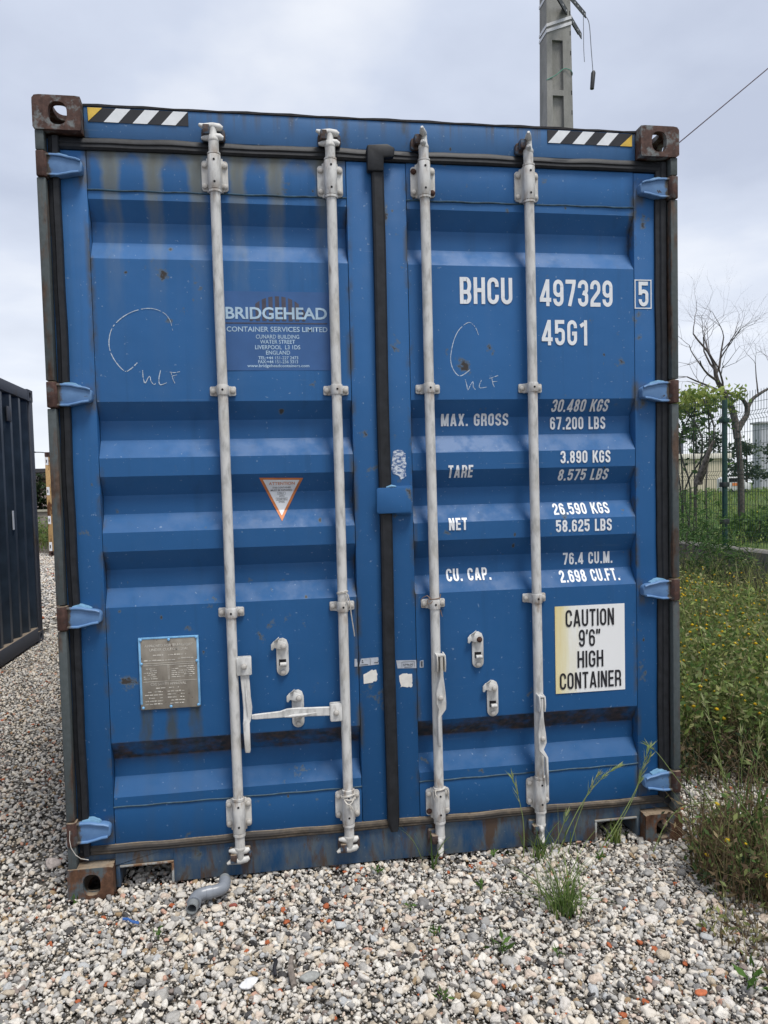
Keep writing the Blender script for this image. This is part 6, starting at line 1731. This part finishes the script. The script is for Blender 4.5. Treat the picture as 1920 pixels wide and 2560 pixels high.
# ================================================================== single grasses by the container
def stalk(label, base, tip, mid_off, head=0.10, droop=(0.03, 0, -0.01), r=0.0021, nsp=16, seed=0, leaf=True):
    q = random.Random(seed)
    t = thing('grass_stalk', label, 'grass', base, 'seeding grass stalks round the container')
    b, e_ = Vector(base), Vector(tip); m1 = b.lerp(e_, 0.55) + Vector(mid_off)
    pth = smoothpath([b, b.lerp(m1, 0.5) + Vector(mid_off) * 0.25, m1, m1.lerp(e_, 0.6) + Vector((0, 0, 0.012)), e_], 7)
    part('stem', MB().tube(pth, [r * (1 - 0.55 * i / (len(pth) - 1)) for i in range(len(pth))], 6, caps=False), simple('stem_green_%d' % seed, (0.21, 0.27, 0.09), 0.7, 0.15, 30), t)
    L_ = sum((pth[i + 1] - pth[i]).length for i in range(len(pth) - 1)); acc = 0; V, F, C = [], [], []
    pts, dirs = [], []
    for i in range(len(pth) - 1, 0, -1):
        acc += (pth[i] - pth[i - 1]).length
        pts.append(pth[i]); dirs.append((pth[i] - pth[i - 1]).normalized())
        if acc > head: break
    for k in range(nsp):
        j = q.randrange(len(pts)); p_ = pts[j] + (pts[max(j - 1, 0)] - pts[j]) * q.random(); d = dirs[j]
        sd_v = Vector((q.gauss(0, 1), q.gauss(0, 0.6), q.gauss(0, 0.6))); sd_v = (sd_v - d * sd_v.dot(d)).normalized()
        dd = (d * 0.86 + sd_v * 0.34 + Vector(droop)).normalized(); l_ = q.uniform(0.030, 0.055)
        w_ = d.cross(sd_v) * q.uniform(0.0018, 0.0032)
        k0 = len(V); V += [tuple(p_), tuple(p_ + dd * l_ * 0.4 + w_), tuple(p_ + dd * l_), tuple(p_ + dd * l_ * 0.4 - w_)]; F.append((k0, k0 + 1, k0 + 2, k0 + 3))
        c = q.choice(((0.36, 0.42, 0.17), (0.44, 0.45, 0.24), (0.28, 0.37, 0.12))); C += [c] * 4
    hd = np_mesh('seed_head', np.array(V) - np.array(base), np.array(F), M_leaf, t, np.array(C))
    if leaf:
        fr = q.uniform(0.15, 0.35); p_ = b.lerp(m1, fr); a = q.uniform(-1, 1)
        v_ = [(p_ + Vector((0.05 * s_ * a, -0.02 * s_, 0.16 * s_ - 0.10 * s_ * s_)) - b) for s_ in (0, 0.35, 0.7, 1.0)]
        V = []; 
        for k, s_ in enumerate((0, 0.35, 0.7, 1.0)): V += [tuple(v_[k] + Vector((0.0028 * (1 - s_) + 0.0002, 0, 0))), tuple(v_[k] - Vector((0.0028 * (1 - s_) + 0.0002, 0, 0)))]
        np_mesh('blade', np.array(V), np.array([(0, 2, 3, 1), (2, 4, 5, 3), (4, 6, 7, 5)]), M_leaf, t, np.array([(0.11, 0.16, 0.045)] * 8))
    return t
stalk('tallest seeding grass stalk crossing the lower right of the right door', (2.045, -0.04, 0.0), (2.255, -0.07, 0.425), (0.045, 0, 0.03), 0.17, nsp=30, seed=1)
stalk('green seeding grass stalk just right of the tallest, before the sill pocket', (2.075, -0.03, 0.0), (2.262, -0.06, 0.385), (0.02, 0, 0.01), 0.13, nsp=20, seed=2)
stalk('thin grass stalk with wispy head in front of the lower right door panel', (1.875, -0.03, 0.0), (2.115, -0.07, 0.36), (-0.01, 0, 0.05), 0.15, nsp=24, seed=3)
stalk('grass stalk with a short wispy head left of the wispy-headed one', (1.925, -0.02, 0.0), (2.035, -0.06, 0.325), (-0.005, 0, 0.02), 0.10, nsp=16, seed=4)
stalk('upright spiky grass stalk between the third and fourth locking bars', (1.735, -0.03, 0.0), (1.690, -0.05, 0.34), (0.02, 0, 0.0), 0.12, nsp=18, seed=5)
stalk('grass blade stalk before the foot of the fourth locking bar', (1.835, -0.04, 0.0), (1.905, -0.08, 0.19), (0.01, 0, 0.02), 0.07, nsp=10, seed=6)
stalk('long grass stalk leaning left across the bottom right hinge', (2.52, -0.06, 0.10), (2.255, -0.05, 0.435), (0.0, 0, 0.01), 0.07, nsp=12, seed=7, leaf=False)
stalk('grass stalk arching low across the bottom right corner casting', (2.26, -0.08, 0.0), (2.50, -0.12, 0.20), (-0.03, 0, 0.07), 0.12, nsp=14, seed=8)
stalk('tall green grass stalk standing right of the bottom right corner', (2.62, -0.02, 0.0), (2.52, -0.03, 0.58), (0.03, 0, 0.0), 0.12, nsp=18, seed=9)
stalk('slim grass stalk right of the tall green one', (2.66, 0.0, 0.0), (2.585, -0.02, 0.33), (0.03, 0, 0.0), 0.15, nsp=20, seed=10)
stalk('tall pale grass stalk near the right edge of the picture', (2.75, 0.02, 0.0), (2.775, -0.03, 0.46), (0.0, 0, 0.0), 0.14, nsp=22, seed=11)
stalk('bright green grass stalk between the two tall ones at the right', (2.70, 0.02, 0.0), (2.69, -0.02, 0.44), (0.01, 0, 0.0), 0.16, nsp=22, seed=12)

def tuft(name, label, loc, n, h, wid, lean, cols, cat='grass tuft', leafy=0):
    t = thing(name, label, cat, loc, 'plants sprouting from the gravel')
    xs = rng.normal(scale=h * 0.10, size=n); ys = rng.normal(scale=h * 0.10, size=n)
    V, F, C, tips = blades(n, xs, ys, np.zeros(n), h * 0.5, h, wid, lean, cols, 5, 0.9)
    np_mesh('blades', V, F, M_leaf, t, C)
    if leafy:
        c = rng.normal(scale=h * 0.30, size=(leafy, 3)); c[:, 2] = np.abs(c[:, 2]) * 0.8 + 0.008
        V, F, C = leaves(c, h * 0.75, cols, 0.7, 0.34); np_mesh('leaves', V, F, M_leaf, t, C)
    return t
tuft('grass_tuft', 'large spreading green grass tuft on the gravel at the right', (1.74, -0.42, 0.0), 80, 0.22, 0.0024, 1.4, GREEN)
tuft('grass_tuft', 'thin upright stems rising out of the large grass tuft', (1.75, -0.40, 0.0), 22, 0.36, 0.0016, 0.8, GREEN + LIGHT[2:])
tuft('grass_tuft', 'tall thin grass tuft under the fourth locking bar', (1.80, -0.05, 0.0), 26, 0.20, 0.0022, 0.7, GREEN + LIGHT[2:])
tuft('grass_tuft', 'grass tuft growing in the right sill pocket', (2.16, 0.03, 0.0), 40, 0.11, 0.0022, 0.7, GREEN + LIGHT)
tuft('grass_tuft', 'small grass blades at the foot of the third locking bar', (1.36, -0.01, 0.0), 9, 0.19, 0.0030, 0.8, GREEN)
for lab, loc, h, k in (('largest leafy seedling on the open gravel below the third locking bar', (1.45, -0.60, 0.006), 0.060, 12), ('small seedling before the centre seal foot', (1.15, -0.03, 0.006), 0.040, 14), ('tiny leafy seedling below the third locking bar', (1.22, -0.31, 0.006), 0.038, 14),
                       ('thin seedling in the gravel below the right door', (1.27, -0.47, 0.006), 0.045, 10), ('lone seedling at the bottom edge under the right door', (1.22, -0.79, 0.006), 0.036, 10), ('bright green sprig in the gravel below the pipe', (0.36, -0.32, 0.008), 0.040, 12),
                       ('green weed plant in the bottom right corner', (2.12, -0.90, 0.006), 0.070, 18), ('seedling against the sill left of the fourth bar', (1.62, 0.0, 0.006), 0.035, 12), ('seedling cluster between the tuft and the corner casting', (2.02, -0.10, 0.006), 0.04, 16),
                       ('small weed on the gravel left of the grass tuft', (1.50, -0.22, 0.006), 0.035, 12), ('small weed right of the bottom seedling', (1.62, -0.66, 0.006), 0.035, 10), ('sprig at the foot of the bottom left casting', (0.035, -0.02, 0.0), 0.035, 6)):
    tuft('seedling', lab, loc, 4, h * 0.8, 0.0016, 0.5, [(0.075, 0.15, 0.03), (0.10, 0.19, 0.04)], 'seedling', k)
